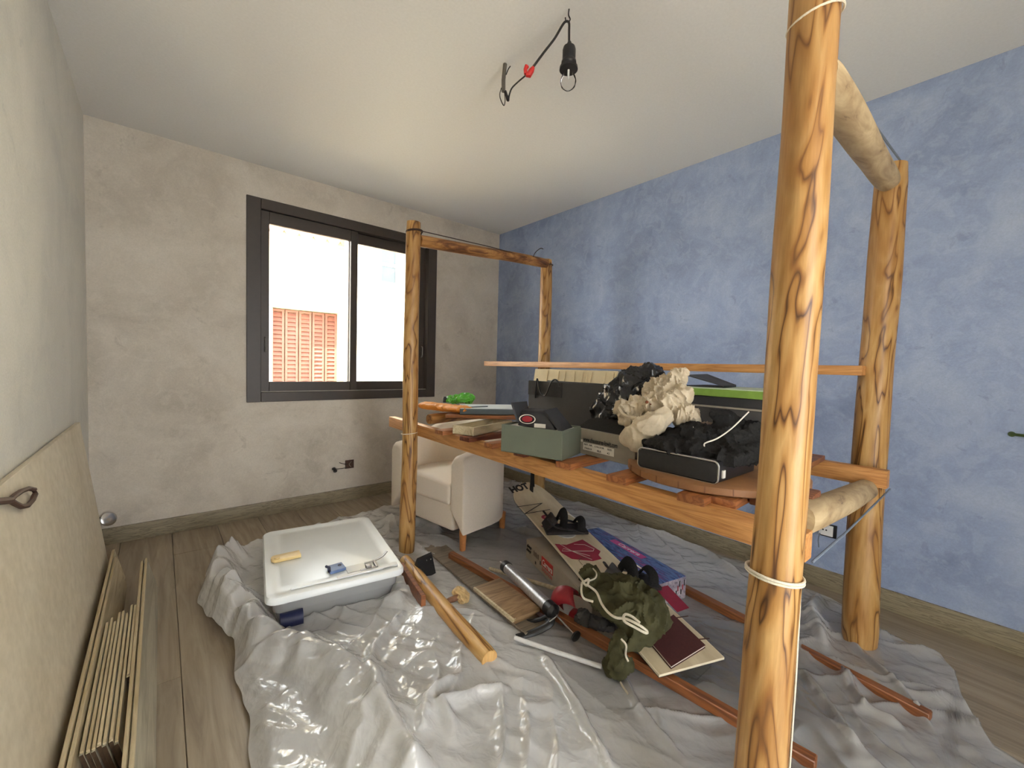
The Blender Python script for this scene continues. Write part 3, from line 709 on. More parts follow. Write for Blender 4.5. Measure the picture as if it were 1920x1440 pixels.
# ------------------------------------------------------------------ boxed game sets and snowboard
hb = .11
g1, g2 = onz(987, 1012, hb), onz(1075, 1096, hb)
d = (g2-g1); d.z = 0; d2 = g1-d.normalized()*0
Mb = frame((g1.x, g1.y, 0.004), d)      # x along the long face, y to the right (under the board)
t = thing('game_box', 'grey cardboard game box with a red logo panel under the snowboard', 'box', M=Mb)
Lb = d.length+.16
MB().box(0, Lb, 0, .19, 0, hb).build('carton', 'box_grey', t, bevel=.002, seg=1)
MB().box(.004, Lb-.004, .004, .186, hb, hb+.003).build('carton_top', 'box_grey', t)
FX = Matrix.Rotation(math.pi/2, 4, 'X')
pn = MB().box(.205, .335, -.0015, 0, .048, .100).build('logo_panel', 'red_plastic', t)
text('lettering', 'Carrera', .046, tm(t) @ Matrix.Translation((.212, -.002, .056)) @ FX, 'white_plastic', pn, italic=.2, width=.115, bold=.0008)
text('lettering', 'EVOLUTION', .026, tm(t) @ Matrix.Translation((.212, -.001, .022)) @ FX, 'red_plastic', t, width=.115)
for z_, x_ in ((.080, .016), (.056, .010)):
    MB().tube([(x_+k*.0045, -.001, z_+(.008 if k % 2 else -.007)*(1-.4*math.sin(k*1.7))) for k in range(14)], .0018, 6).build('print', 'ink', t)
for i in range(5):
    MB().box(.105+i*.014, .110+i*.014, -.001, 0, .058, .086-.004*(i % 2)).build('print', 'ink_brown', t)
MB().box(.125, .137, -.001, 0, .018, .034).build('print', 'ink', t); MB().box(.185, .195, -.001, 0, .042, .062).build('print', 'ink', t)

hc_ = .115
c0, c1_, c2 = onz(1122, 990, hc_), onz(1286, 1081, hc_), onz(1222, 1114, hc_)
d = c1_-c0; d.z = 0; wv = (c2-c1_); wv.z = 0
Mc = frame((c0.x, c0.y, 0.004), d); Lc = d.length; Wc = .20
t = thing('race_track_box', 'blue and magenta printed race track carton beside the snowboard', 'box', M=Mc)
MB().box(0, Lc, -Wc, 0, 0, hc_).build('carton', 'box_print', t, bevel=.002, seg=1)
MB().box(Lc, Lc+.0015, -Wc, 0, .003, hc_-.003).build('end_print', 'box_print_end', t)
for i in range(6):
    MB().box(Lc+.0015, Lc+.0025, -.07+.011*i, -.063+.011*i, .03+.02*(i % 3), .055+.022*(i % 3)).build('print', ('ink', 'red_dark', 'ink')[i % 3], t)
pp = MB().box(Lc*.28, Lc*.66, -.072, -.03, hc_, hc_+.001).build('logo_panel', 'pink_print', t)
text('lettering', 'Carrera', .04, tm(t) @ Matrix.Translation((Lc*.36, -.062, hc_+.0015)), 'white_plastic', pp, italic=.2, width=Lc*.24)

# snowboard: nose high on the boxes, square tail low
NZ, TZ = .25, .085
n1, n2_, t1, t2 = onz(952, 922, NZ), onz(1015, 912, NZ), onz(1240, 1272, TZ), onz(1354, 1226, TZ)
nose = (n1+n2_)/2; tail = (t1+t2)/2
axd = (nose-tail); Ls = axd.length; side = (t2-t1); side = (side-axd.normalized()*side.dot(axd.normalized())).normalized()
zn = axd.normalized().cross(side); 
if zn.z < 0: zn = -zn
Ms = frame(tail, axd, zn)
sb = thing('snowboard', 'pale wood snowboard with crimson graphics resting on two cartons', 'snowboard', M=Ms)
HW = .152
yside = 1 if (Ms.to_3x3() @ Vector((0, 1, 0))).dot(side) > 0 else -1
def hw(x):
    u_ = x/Ls
    w = HW-.016*math.sin(math.pi*min(1, max(0, u_)))
    if u_ > .86: w *= math.sqrt(max(.0, 1-((u_-.86)/.142)**2.2))
    if x < .02: w *= .97+.03*x/.02
    return max(w, .01)
xs_ = list(np.linspace(0, .86*Ls, 16))+list(np.linspace(.875*Ls, Ls, 14))
def zz(x):
    return .05*max(0, (x/Ls-.86)/.14)**2
def strip(b, z0, z1, inset=0.0):
    P = []
    for x in xs_:
        w = hw(x)-inset
        P.append([b.bm.verts.new((x, s*w, zz(x)+z)) for z in (z0, z1) for s in (-1, 1)])
    for A, B in zip(P[:-1], P[1:]):
        for f in ((0, 1, 1, 0), (2, 3, 3, 2)):
            pass
        b.bm.faces.new((A[0], B[0], B[1], A[1])); b.bm.faces.new((A[2], A[3], B[3], B[2]))
        b.bm.faces.new((A[0], A[2], B[2], B[0])); b.bm.faces.new((A[1], B[1], B[3], A[3]))
    b.bm.faces.new((P[0][0], P[0][1], P[0][3], P[0][2])); b.bm.faces.new((P[-1][0], P[-1][2], P[-1][3], P[-1][1]))
    return b
strip(MB(), -.010, -.001).build('core', 'board_edge', sb, smooth=True)
strip(MB(), -.001, .0, .004).build('top_sheet', 'board_top', sb, smooth=True)
strip(MB(), -.0125, -.010, -.001).build('steel_edge', 'steel_edge', sb, smooth=True)
Y = yside
def sbp(px, py):
    """pixel on the board plane to board coordinates"""
    dr = ray(px, py); nrm = Ms.to_3x3() @ Vector((0, 0, 1)); tt = (tail-CAMP).dot(nrm)/dr.dot(nrm)
    q = Ms.inverted() @ (CAMP+dr*tt); return (q.x, q.y)
def decal(pts, mat, z=.0015, name='graphic'):
    q = [sbp(*p) for p in pts]
    return MB().prism(q, .0, z).build(name, mat, sb)
def stroke(pts, r, mat, z=.0025):
    q = [sbp(*p) for p in pts]
    return MB().tube([(x, y, z) for x, y in q], r, 6, flat=.25, up=(0, 0, 1)).build('graphic', mat, sb)
decal([(1040, 1020), (1062, 1022), (1092, 1012), (1126, 1034), (1122, 1041), (1128, 1048), (1112, 1052), (1072, 1048), (1052, 1036)], 'crimson')
decal([(1228, 1104), (1252, 1098), (1292, 1140), (1270, 1148)], 'crimson')
decal([(1026, 978), (1044, 978), (1048, 986), (1030, 984)], 'crimson'); decal([(1014, 986), (1034, 986), (1030, 994), (1022, 992)], 'red_dark')
cq = sbp(1024, 970)
MB().lathe([(.012, .0), (.030, .0), (.030, .0016), (.012, .0016)], 24, Matrix.Translation((cq[0], cq[1], 0)), close=False).build('graphic', 'crimson', sb)
MB().lathe([(.0, .0), (.006, .0), (.006, .0016), (.0, .0016)], 16, Matrix.Translation((cq[0], cq[1], 0)), close=False).build('graphic', 'crimson', sb)
stroke([(969, 951), (1017, 944)], .0035, 'ink'); stroke([(1015, 945), (984, 964)], .0035, 'ink'); stroke([(984, 964), (1031, 956)], .0035, 'ink')
stroke(spline([sbp(*p)+(0,) for p in ((0, 0), (1, 1))], 1) and [(1050, 1021), (1072, 1034), (1110, 1050)], .002, 'label_white')
stroke([(1106, 1043), (1080, 1036), (1056, 1029), (1054, 1034), (1068, 1034), (1112, 1034), (1114, 1030), (1096, 1022), (1076, 1021)], .002, 'label_white')
stroke([(1264, 1160), (1290, 1156)], .003, 'ink_brown'); stroke([(1308, 1200), (1330, 1198)], .003, 'ink_brown')
stroke([(1092, 1060), (1085, 1052), (1090, 1047), (1110, 1046)], .0015, 'ink_brown')
hx = sbp(960, 929); hx2 = sbp(1004, 920)
ang = math.atan2(hx2[1]-hx[1], hx2[0]-hx[0])
ht = text('lettering', 'HOT', .075, Ms @ Matrix.Translation((hx[0], hx[1], zz(hx[0])+.004)) @ Matrix.Rotation(ang, 4, 'Z'), 'ink', sb, width=.15, bold=.004)
ml = tm(sb).inverted() @ tm(ht); mi = ml.inverted()
for v in ht.data.vertices:
    p = ml @ v.co; p.z = zz(p.x)+.002+v.co.z; v.co = mi @ p
def binding(px, py, rot):
    q = sbp(px, py); M2 = Ms @ Matrix.Translation((q[0], q[1], 0)) @ Matrix.Rotation(rot, 4, 'Z')
    bs = MB().lathe([(.0, 0), (.062, 0), (.062, .006), (.0, .006)], 28, M2 @ Matrix.Translation((-.02, 0, 0)), close=False).build('binding_disc', 'binding_pad', sb, world=True, smooth=True)
    bp_ = MB().box(-.055, .055, -.13, .12, .004, .022, M2).build('binding_base', 'binding_rubber', sb, world=True, bevel=.006)
    for s in (-1, 1):
        MB().tube([M2 @ Vector(v) for v in spline([(s*.055, -.10, .02), (s*.062, -.0, .045), (s*.06, .08, .06), (s*.045, .12, .10)], 5)], .012, 8, flat=.5).build('side_rail', 'binding_rubber', bp_, world=True, smooth=True)
    MB().tube([M2 @ Vector(v) for v in spline([(-.06, -.08, .03), (-.03, -.09, .07), (.03, -.09, .07), (.06, -.08, .03)], 5)], .022, 8, flat=.3).build('toe_strap', 'black_cloth', bp_, world=True, smooth=True)
    MB().tube([M2 @ Vector(v) for v in spline([(-.06, .03, .05), (-.03, .02, .105), (.03, .02, .105), (.06, .03, .05)], 5)], .03, 8, flat=.3).build('ankle_strap', 'black_cloth', bp_, world=True, smooth=True)
    hbk = MB(); hbk.hexa([M2 @ Vector(v) for v in ((-.05, .115, .03), (.05, .115, .03), (.05, .13, .03), (-.05, .13, .03), (-.06, .06, .085), (.06, .06, .085), (.06, .075, .095), (-.06, .075, .095))])
    hbk.build('highback', 'binding_rubber', bp_, world=True, bevel=.006)
    MB().tube([M2 @ Vector(v) for v in spline([(-.03, -.11, .03), (.03, -.11, .035), (.045, -.05, .075), (.04, -.02, .09)], 5)], .003, 6).build('ladder_strap', 'label_white', bp_, world=True, smooth=True)
binding(1058, 996, Y*math.radians(10)); binding(1182, 1100, Y*math.radians(6))
# strap hanging above the nose
q = onx(998, 905, 2.02)
t = thing('hanging_strap', 'black fabric strap loop hanging from the bed over the snowboard nose', 'strap', (q.x, q.y, q.z))
for s in (-1, 1):
    MB().tube(spline([(0, 0, .12), (s*.02, .02*s, .03), (s*.025, .02*s, -.04), (s*.018, .015*s, -.09)], 5), .020, 8, flat=.25).build('webbing', 'black_cloth', t, smooth=True)
MB().tube([(0, 0, .11), (.01, .0, .26)], .004, 6).build('cord', 'black_cloth', t, smooth=True)

# ------------------------------------------------------------------ book, canvas bag, red scoop
bq = [sbp(*p) for p in ((1258, 1256), (1322, 1216), (1262, 1158), (1208, 1196))]
bc = Vector((sum(p[0] for p in bq)/4, sum(p[1] for p in bq)/4, 0))
Mk = Ms @ Matrix.Translation((0, 0, .0025))
t = thing('book', 'dark maroon hardcover book lying on the snowboard tail', 'book', M=Mk @ Matrix.Translation(bc))
MB().prism([(p[0]-bc.x, p[1]-bc.y) for p in bq], .010, .012).build('cover', 'book_maroon', t)
MB().prism([(p[0]-bc.x, p[1]-bc.y) for p in bq], .0, .002).build('cover', 'book_maroon', t)
MB().prism([((p[0]-bc.x)*.97, (p[1]-bc.y)*.97) for p in bq], .002, .010).build('pages', 'label_white', t)

def PZ(px, py, z): return onz(px, py, z)
bag0 = PZ(1160, 1150, .2)
t = thing('canvas_bag', 'olive green canvas drawstring bag slumped over the snowboard', 'bag', (bag0.x, bag0.y, .1))
b = MB()
for px, py, z, r in ((1108, 1080, .23, .045), (1125, 1092, .22, .060), (1150, 1105, .22, .075), (1175, 1120, .22, .085), (1200, 1138, .21, .09), (1215, 1160, .19, .085), (1105, 1105, .20, .045), (1130, 1130, .20, .060), (1165, 1150, .20, .075), (1195, 1175, .17, .075), (1180, 1195, .15, .055)):
    b.ball(PZ(px, py, z), (r, r, r*.72))
lump('body', b, 'olive_canvas', t, .006, .022, (9, 9, 9), seed=3, world=True, fine=.4, k=1.3, warp=-.2, it=14)
b = MB()
for px, py, z, r in ((1165, 1195, .17, .030), (1160, 1210, .14, .034), (1157, 1225, .11, .038), (1155, 1240, .08, .042), (1155, 1252, .05, .046), (1175, 1245, .06, .03)):
    b.ball(PZ(px, py, z), (r, r, r*.8))
lump('neck', b, 'olive_canvas', t, .006, .012, (22, 22, 10), seed=8, world=True)
def cord(pts, r=.0045):
    MB().tube(spline([PZ(*p) for p in pts], 6), r, 7).build('drawstring', 'rope_white', t, world=True, smooth=True)
cord([(1080, 1072, .26), (1092, 1088, .285), (1096, 1090, .295), (1104, 1086, .30), (1100, 1098, .295), (1092, 1092, .29), (1090, 1108, .275), (1095, 1122, .26), (1112, 1128, .25)])
cord([(1100, 1096, .295), (1118, 1110, .29), (1128, 1132, .28), (1140, 1148, .275), (1155, 1158, .275), (1172, 1160, .275), (1195, 1170, .275), (1212, 1182, .255), (1211, 1187, .25), (1190, 1176, .265), (1170, 1164, .275), (1172, 1152, .28), (1185, 1156, .28), (1200, 1168, .27)])
cord([(1102, 1090, .295), (1116, 1084, .295), (1118, 1074, .295), (1112, 1066, .29)], .003)
cord([(1165, 1198, .20), (1174, 1210, .18), (1173, 1228, .13), (1178, 1240, .11)], .0035)
cord([(1162, 1262, .035), (1164, 1280, .018), (1178, 1302, .016)], .0035)
rp = PZ(1062, 1140, .07)
t = thing('red_scoop', 'glossy red plastic scoop wedged beside the canvas bag', 'scoop', (rp.x, rp.y, .02), .3)
b = MB(); R_ = []
for i in range(9):
    a = math.radians(-20+i*17); ring_ = []
    for j in range(7):
        s = -1+2*j/6
        ring_.append(b.bm.verts.new((.055*s*(1-.02*i), .075*math.cos(a)-.03*abs(s)**2, .075+.075*math.sin(a)-.05*(s*s))))
    R_.append(ring_)
for A_, B_ in zip(R_[:-1], R_[1:]):
    for j in range(6): b.bm.faces.new((A_[j], A_[j+1], B_[j+1], B_[j]))
o = b.build('shell', 'red_dark', t, smooth=True); md = o.modifiers.new('thick', 'SOLIDIFY'); md.thickness = .006
MB().box(-.03, .03, -.10, -.02, .0, .05).build('grip', 'red_dark', t, bevel=.012)
# dark shoe under the bag
sp = PZ(1115, 1175, .05)
t = thing('dark_boot', 'dark grey worn shoe under the canvas bag', 'shoe', (sp.x, sp.y, .035), math.radians(-60))
lump('upper', MB().ball((0, 0, .03), (.09, .036, .028)).ball((-.045, 0, .045), (.04, .032, .034)), 'dark_box', t, .006, .008, (26, 26, 26), seed=4)
MB().prism([(.10*math.cos(a)*(1.0), .040*math.sin(a)) for a in np.linspace(0, 2*math.pi, 20)[:-1]], -.008, .012).build('sole', 'grey_card', t, bevel=.003)

# ------------------------------------------------------------------ things piled on the bed slats
ZS = .800
# orange pouch, flat slate box and plank beneath them, on the head cross log
ZP = .862
pa, pb = onz(835, 779, ZP), onz(970, 783, ZP)
meta(MB().box(0, (pb-pa).length+.05, 0, .12, -.012, .004).build('shelf_plank', 'pine_x', M=frame((pa.x, pa.y, ZP), (pb-pa)), bevel=.002), 'orange brown plank lying on the head log under the flat slate box', 'plank')
fa, fb = onz(862, 777, ZP+.006), onz(970, 778, ZP+.006)
Mf = frame((fa.x, fa.y, ZP+.006), (fb-fa)); Lf = (fb-fa).length+.06
t = thing('flat_box', 'flat slate grey box with pale top beside the orange pouch', 'box', M=Mf)
MB().box(0, Lf, 0, .26, 0, .030).build('tray', 'slate_box', t, bevel=.002, seg=1)
MB().box(.004, Lf-.004, .004, .256, .030, .033).build('top_sheet', 'pale_top', t)
MB().tube([(.02, .03, .035), (.16, .10, .036)], .003, 6).build('seam', 'slate_box', t)
oa, ob = onz(795, 768, ZP+.01), onz(862, 776, ZP+.01)
t = thing('orange_pouch', 'puffy orange padded pouch on the head end of the bed', 'pouch', (oa.x, oa.y, ZP+.01))
b = MB(); 
for k in range(9):
    p = oa.lerp(ob, k/8); b.ball(p+Vector((.05, .05, .018)), (.055, .07, .021))
lump('pad', b, 'orange_pad', t, .006, .005, (20, 20, 20), seed=5, world=True)
gp = onz(858, 757, .90)
t = thing('green_bag', 'crumpled bright green plastic bag on the flat slate box', 'plastic bag', (gp.x+.05, gp.y+.05, .898))
lump('film', MB().ball((.02, -.02, .03), (.07, .06, .035)).ball((-.03, .03, .02), (.05, .05, .022)), 'green_film', t, .005, .014, (24, 24, 24), seed=6)
lump('fold', MB().ball((-.02, -.035, .018), (.035, .02, .016)), 'green_film', t, .005, .006, (30, 30, 30), seed=7)
cp = onz(831, 756, .90)
meta(MB().lathe([(.0, 0), (.012, 0), (.013, .004), (.013, .026), (.010, .030), (.010, .036), (.0, .036)], 16, Matrix.Translation((cp.x+.03, cp.y+.03, .902)), close=False).build('film_canister', 'black_plastic', smooth=True), 'small black canister standing beside the green plastic bag', 'canister')
# little open tray of pale wood
ca, cb = onz(888, 818, ZS), onz(942, 806, ZS)
Mt = frame((ca.x, ca.y, ZS), (cb-ca)); Lt = (cb-ca).length+.10
t = thing('wooden_tray', 'small open pale wooden tray beside the olive shoe box', 'tray', M=Mt)
for nm, bx in (('side', (0, Lt, 0, .008)), ('side', (0, Lt, .12, .128)), ('end', (0, .008, .008, .12)), ('end', (Lt-.008, Lt, .008, .12))):
    MB().box(bx[0], bx[1], bx[2], bx[3], 0, .042).build(nm, 'pale_wood', t, bevel=.0015, seg=1)
MB().box(.008, Lt-.008, .008, .12, 0, .005).build('bottom', 'pale_wood', t)
# olive shoe box with a black carton on top
oa, ob = onz(939, 846, ZS), onz(1052, 864, ZS)
Mo = frame((oa.x, oa.y, ZS), ob-oa); Lo = (ob-oa).length; Ho = .108; Wo = .17
t = thing('olive_shoe_box', 'dull olive green shoe box at the edge of the slats', 'shoe box', M=Mo)
o = MB(); o.box(0, Lo, 0, Wo, 0, .003); o.box(0, Lo, 0, .003, .003, Ho); o.box(0, Lo, Wo-.003, Wo, .003, Ho); o.box(0, .003, .003, Wo-.003, .003, Ho); o.box(Lo-.003, Lo, .003, Wo-.003, .003, Ho)
o.build('carton', 'olive_card', t, bevel=.001, seg=1)
MB().box(.004, Lo-.004, .004, Wo-.004, Ho-.012, Ho-.008).build('tissue', 'label_white', t)
MB().box(Lo, Lo+.002, .002, Wo, 0, Ho-.012).build('end_panel', 'olive_card', t)
t = thing('black_carton', 'opened black eyewear carton with a red oval logo on the olive shoe box', 'carton', M=Mo @ Matrix.Translation((.10, .035, Ho)) @ Matrix.Rotation(.18, 4, 'Z'))
MB().hexa([(-.05, .02, -.005), (.12, -.01, -.02), (.13, .09, -.02), (-.05, .09, -.005), (-.04, .03, .055), (.07, .01, .052), (.09, .09, .06), (-.03, .10, .06)]).build('body', 'black_card', t, bevel=.002, seg=1)
MB().hexa([(-.075, .0, .085), (-.045, -.005, .012), (-.04, .0, .012), (-.07, .006, .085), (-.05, .10, .085), (-.03, .10, .02), (-.025, .10, .02), (-.045, .105, .085)]).build('flap', 'black_card', t)
MB().hexa([(.06, .0, .06), (.14, -.02, -.02), (.145, -.02, -.015), (.065, .0, .063), (.08, .1, .065), (.15, .10, -.015), (.155, .10, -.01), (.085, .1, .068)]).build('flap', 'black_card', t)
Ml = Mo @ Matrix.Translation((.10, .035, Ho)) @ Matrix.Rotation(.18, 4, 'Z') @ Matrix.Translation((-.005, .006, .024)) @ Matrix.Rotation(math.radians(70), 4, 'X') @ Matrix.Scale(.55, 4, (0, 1, 0))
lo_ = MB().lathe([(.030, 0), (.034, 0), (.034, .002), (.030, .002)], 24, Ml, close=False).build('logo_ring', 'label_white', t, world=True)
MB().lathe([(.0, 0), (.022, 0), (.022, .002), (.0, .002)], 24, Ml, close=False).build('logo', 'red_dark', t, world=True)
MB().box(.03, .075, -.012, -.008, -.003, .012).build('sticker', 'label_white', t)
# big black paper bag
ba, bb = onx(990, 780, 1.50), onx(1128, 780, 1.47)
Mp = frame((ba.x, ba.y, ZS), Vector((bb.x-ba.x, bb.y-ba.y, 0))); Lp = Vector((bb.x-ba.x, bb.y-ba.y, 0)).length; Hp = .265
t = thing('paper_bag', 'large black paper carrier bag with cord handles on the slats', 'paper bag', M=Mp)
o = MB(); o.box(0, Lp, 0, .004, 0, Hp); o.box(0, Lp, .13, .134, 0, Hp); o.box(0, .004, .004, .13, 0, Hp-.01); o.box(Lp-.004, Lp, .004, .13, 0, Hp-.01); o.box(0, Lp, 0, .134, 0, .004)
o.build('sack', 'black_card', t, bevel=.001, seg=1)
MB().box(-.001, Lp*.5, -.002, 0, Hp-.075, Hp-.002).build('fold_over', 'black_matte', t)
for x0_, x1_ in ((.06, .19),):
    MB().tube(spline([(x0_, -.004, Hp-.09), (x0_+.012, -.01, Hp-.02), (x0_+.02, -.01, Hp+.01), (x0_+.045, -.012, Hp-.05), (x1_-.04, -.014, Hp-.07), (x1_, -.012, Hp+.0), (x1_+.03, -.006, Hp+.01), (x1_+.05, -.004, Hp-.02)], 6), .004, 7).build('cord_handle', 'black_plastic', t, smooth=True)
# open corrugated cardboard box behind
ka, kb = onx(990, 735, 1.80), onx(1168, 735, 1.84)
Mk_ = frame((ka.x, ka.y, ZS), Vector((kb.x-ka.x, kb.y-ka.y, 0))); Lk = Vector((kb.x-ka.x, kb.y-ka.y, 0)).length; Hk = .325
t = thing('cardboard_box', 'pale ribbed cardboard box behind the black paper bag', 'cardboard box', M=Mk_)
MB().hexa([(0, 0, 0), (Lk, 0, 0), (Lk, .26, 0), (0, .26, 0), (.02, .04, Hk), (Lk-.0, .04, Hk), (Lk, .26, Hk), (.02, .26, Hk)]).build('carton', 'kraft_card', t, bevel=.002, seg=1)
for x in (.13, .22, .27, .34, .40, .43, .46, .55, .60, .615, .63):
    if x < Lk-.02:
        MB().hexa([(x-.02, -.004, 0), (x-.016, -.004, 0), (x-.016, .002, 0), (x-.02, .002, 0), (x, .034, Hk-.01), (x+.004, .034, Hk-.01), (x+.004, .041, Hk-.01), (x, .041, Hk-.01)]).build('crease', 'kraft_card', t)
# black refuse bag
gb = onx(1180, 760, 1.47)
t = thing('refuse_bag', 'shiny black plastic refuse bag between the paper bag and the cloth', 'refuse bag', (gb.x, gb.y, ZS))
b = MB()
for px, py, X, r in ((1135, 770, 1.46, .06), (1150, 790, 1.40, .055), (1160, 745, 1.50, .075), (1190, 725, 1.52, .085), (1215, 712, 1.56, .07), (1180, 760, 1.48, .09), (1215, 750, 1.50, .08), (1200, 790, 1.45, .07), (1140, 735, 1.5, .03), (1170, 805, 1.40, .04)):
    b.ball(onx(px, py, X), r)
lump('sack', b, 'black_bag_film', t, .006, .018, (15, 15, 7), seed=12, world=True, fine=.5, k=1.2, warp=-.3, it=18)
# grey shoe box with printed end label
ga, gb2 = onz(1078, 847, ZS), onz(1190, 876, ZS)
Mg2 = frame((ga.x, ga.y, ZS), gb2-ga); Lg = (gb2-ga).length; Hg = .100
t = thing('grey_shoe_box', 'grey shoe box with black web address and white label', 'shoe box', M=Mg2)
MB().box(0, Lg, 0, .17, 0, Hg).build('carton', 'grey_card', t, bevel=.0015, seg=1)
MB().hexa([(0, .0, Hg), (Lg, .0, Hg), (Lg, .17, Hg), (0, .17, Hg), (.03, .04, Hg+.035), (Lg, .05, Hg+.02), (Lg, .16, Hg+.03), (.04, .14, Hg+.045)]).build('dark_cloth', 'black_cloth', t, bevel=.008)
FX = Matrix.Rotation(math.pi/2, 4, 'X')
text('lettering', 'www.chaussures-lowit.com', .024, Mg2 @ Matrix.Translation((.045, -.001, .052)) @ FX, 'ink', t, width=.17, bold=.0004)
lb = MB().box(.045, .200, -.0012, 0, .018, .047).build('printed_label', 'label_white', t)
text('lettering', 'ART. NR.   COLOUR     SIZE', .0095, Mg2 @ Matrix.Translation((.050, -.0016, .037)) @ FX, 'ink', lb, width=.14)
text('lettering', 'FW019        BLK        42', .010, Mg2 @ Matrix.Translation((.054, -.0016, .022)) @ FX, 'ink', lb, width=.125)
MB().box(.012, .042, -.001, 0, .047, .056, Matrix.Rotation(.0, 4, 'Y')).build('tape_mark', 'label_white', t)
# round board under the projector
dc = (1.385, .600)
t = thing('round_board', 'round edge glued wooden board under the black projector', 'board', (dc[0], dc[1], ZS))
MB().lathe([(.0, 0), (.262, 0), (.268, .004), (.268, .022), (.262, .026), (.0, .026)], 72, close=False).build('disc', 'disc_wood', t, smooth=True)
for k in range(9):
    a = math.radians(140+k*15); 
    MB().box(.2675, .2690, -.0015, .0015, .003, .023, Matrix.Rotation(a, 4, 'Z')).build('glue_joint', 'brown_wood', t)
# black projector with silver front rim
ZD = ZS+.027
da, db = onz(1196, 874, ZD), onz(1346, 909, ZD)
Md = frame((da.x, da.y, ZD), db-da); Ld = (db-da).length; Hd = .062
t = thing('projector', 'black box shaped projector with silver rimmed front and side vents', 'projector', M=Md)
MB().box(.004, Ld-.004, .004, .26, 0, Hd).build('housing', 'black_plastic', t, bevel=.008)
rp_ = [(p[0]+Ld/2, p[1]+Hd/2) for p in rrect(Ld, Hd, .014)]
MB().tube([(x, 0, z) for x, z in rp_]+[(rp_[0][0], 0, rp_[0][1])], .0028, 6).build('front_rim', 'chrome', t, smooth=True)
MB().prism([(p[0]+Ld/2, p[1]+Hd/2) for p in rrect(Ld-.008, Hd-.008, .012)], -.001, .004, FX).build('front_panel', 'black_matte', t)
for i in range(6): MB().box(.008+i*.007, .011+i*.007, -.002, 0, .008, Hd-.008).build('vent_slot', 'black_plastic', t)
MB().box(Ld-.006, Ld, .03, .045, .012, .034).build('side_label', 'label_white', t)
# black clothing with wire hanger on the projector
kp = onx(1310, 810, 1.36)
t = thing('black_garment', 'crumpled black garment heaped on the projector', 'garment', (kp.x, kp.y, ZD+Hd))
b = MB()
def loc(u, v_, w): return Md @ Vector((u*Ld, v_, Hd+w))
for u, v_, w, r in ((.12, .06, .012, .05), (.35, .05, .010, .055), (.6, .08, .012, .06), (.85, .12, .012, .055), (1.0, .18, .0, .06), (.2, .15, .03, .06), (.45, .16, .05, .065), (.7, .20, .05, .065), (.95, .24, .03, .06), (.62, .22, .11, .035), (.66, .25, .085, .045), (.9, .26, .07, .045)):
    b.ball(loc(u, v_, w), (r*1.1, r*1.1, r*.42))
b.box(-.01, Ld+.03, .03, .27, Hd-.02, Hd+.02, Md)
lump('cloth', b, 'black_cloth', t, .006, .012, (16, 16, 10), seed=21, world=True, fine=.5, k=1.5, warp=-.2)
t2_ = thing('wire_hanger', 'bent white wire coat hanger lying over the black garment', 'hanger', (kp.x, kp.y, .95))
hz = [(1310, 795, 1.42), (1300, 800, 1.37), (1303, 825, 1.33), (1307, 832, 1.31), (1298, 839, 1.30), (1310, 843, 1.29), (1320, 838, 1.295), (1322, 831, 1.30), (1345, 822, 1.33), (1372, 803, 1.37), (1398, 778, 1.42), (1404, 772, 1.43)]
MB().tube(spline([onx(p[0], p[1], p[2]-.075) for p in hz], 5), .0022, 6).build('wire', 'label_white', t2_, world=True, smooth=True)
# beige sweater
lp = onx(1235, 770, 1.36)
t = thing('beige_sweater', 'crumpled beige knitted sweater with brown spots draped over the shoe box', 'sweater', (lp.x, lp.y, ZS+.1))
b = MB()
for px, py, X, r in ((1175, 768, 1.33, .045), (1195, 765, 1.36, .06), (1225, 762, 1.36, .06), (1255, 760, 1.37, .055), (1285, 780, 1.37, .045), (1272, 745, 1.40, .05), (1250, 735, 1.42, .05), (1265, 712, 1.45, .04), (1275, 700, 1.46, .025), (1240, 722, 1.45, .045), (1225, 735, 1.43, .05), (1185, 790, 1.31, .04)):
    b.ball(onx(px, py, X), (r, r, r*.8))
lump('torso', b, 'linen', t, .0038, .013, (20, 20, 9), seed=31, world=True, fine=.85, k=1.3, warp=-.2, it=26)
b = MB()
for px, py, X, r in ((1245, 782, 1.30, .040), (1225, 795, 1.27, .045), (1205, 806, 1.25, .048), (1188, 818, 1.235, .046), (1178, 822, 1.235, .036), (1195, 832, 1.22, .036), (1200, 842, 1.215, .024)):
    b.ball(onx(px, py, X), (r*.75, r, r*.9))
lump('sleeve', b, 'linen', t, .0045, .007, (16, 16, 10), seed=33, world=True, fine=.5, k=1.3, it=30)
for px, py, r in ((1213, 754, .006), (1220, 758, .003)):
    MB().ball(onx(px, py, 1.30), r, sub=2).build('stain', 'stain', t, world=True)
MB().tube(spline([onx(p[0], p[1], 1.275) for p in ((1160, 765), (1170, 778), (1190, 784), (1215, 782), (1230, 776))], 5), .006, 8).build('hem', 'linen', t, world=True, smooth=True)
# dark case and green board at the back
wa, wb_ = onx(1285, 790, 1.72), onx(1450, 800, 1.72)
Mw = frame((wa.x, wa.y, ZS), Vector((wb_.x-wa.x, wb_.y-wa.y, 0))); Lw = (Vector((wb_.x-wa.x, wb_.y-wa.y, 0))).length
t = thing('dark_case', 'dark flat case with a pale rim under the green board', 'case', M=Mw)
MB().box(0, Lw, 0, .30, 0, .19).build('body', 'dark_box', t, bevel=.006)
MB().box(-.002, Lw, -.004, .30, .19, .198).build('rim', 'grey_card', t, bevel=.002)
MB().box(0, Lw, 0, .30, .198, .235).build('lid', 'black_card', t, bevel=.004)
lump('wrapping_paper', MB().box(.02, Lw+.02, -.05, -.005, 0.0, .13), 'brown_paper', t, .008, .014, (16, 16, 16), seed=41)
t = thing('green_board', 'thick board with green painted edge on the dark case', 'board', M=Mw @ Matrix.Translation((-.02, -.01, .236)))
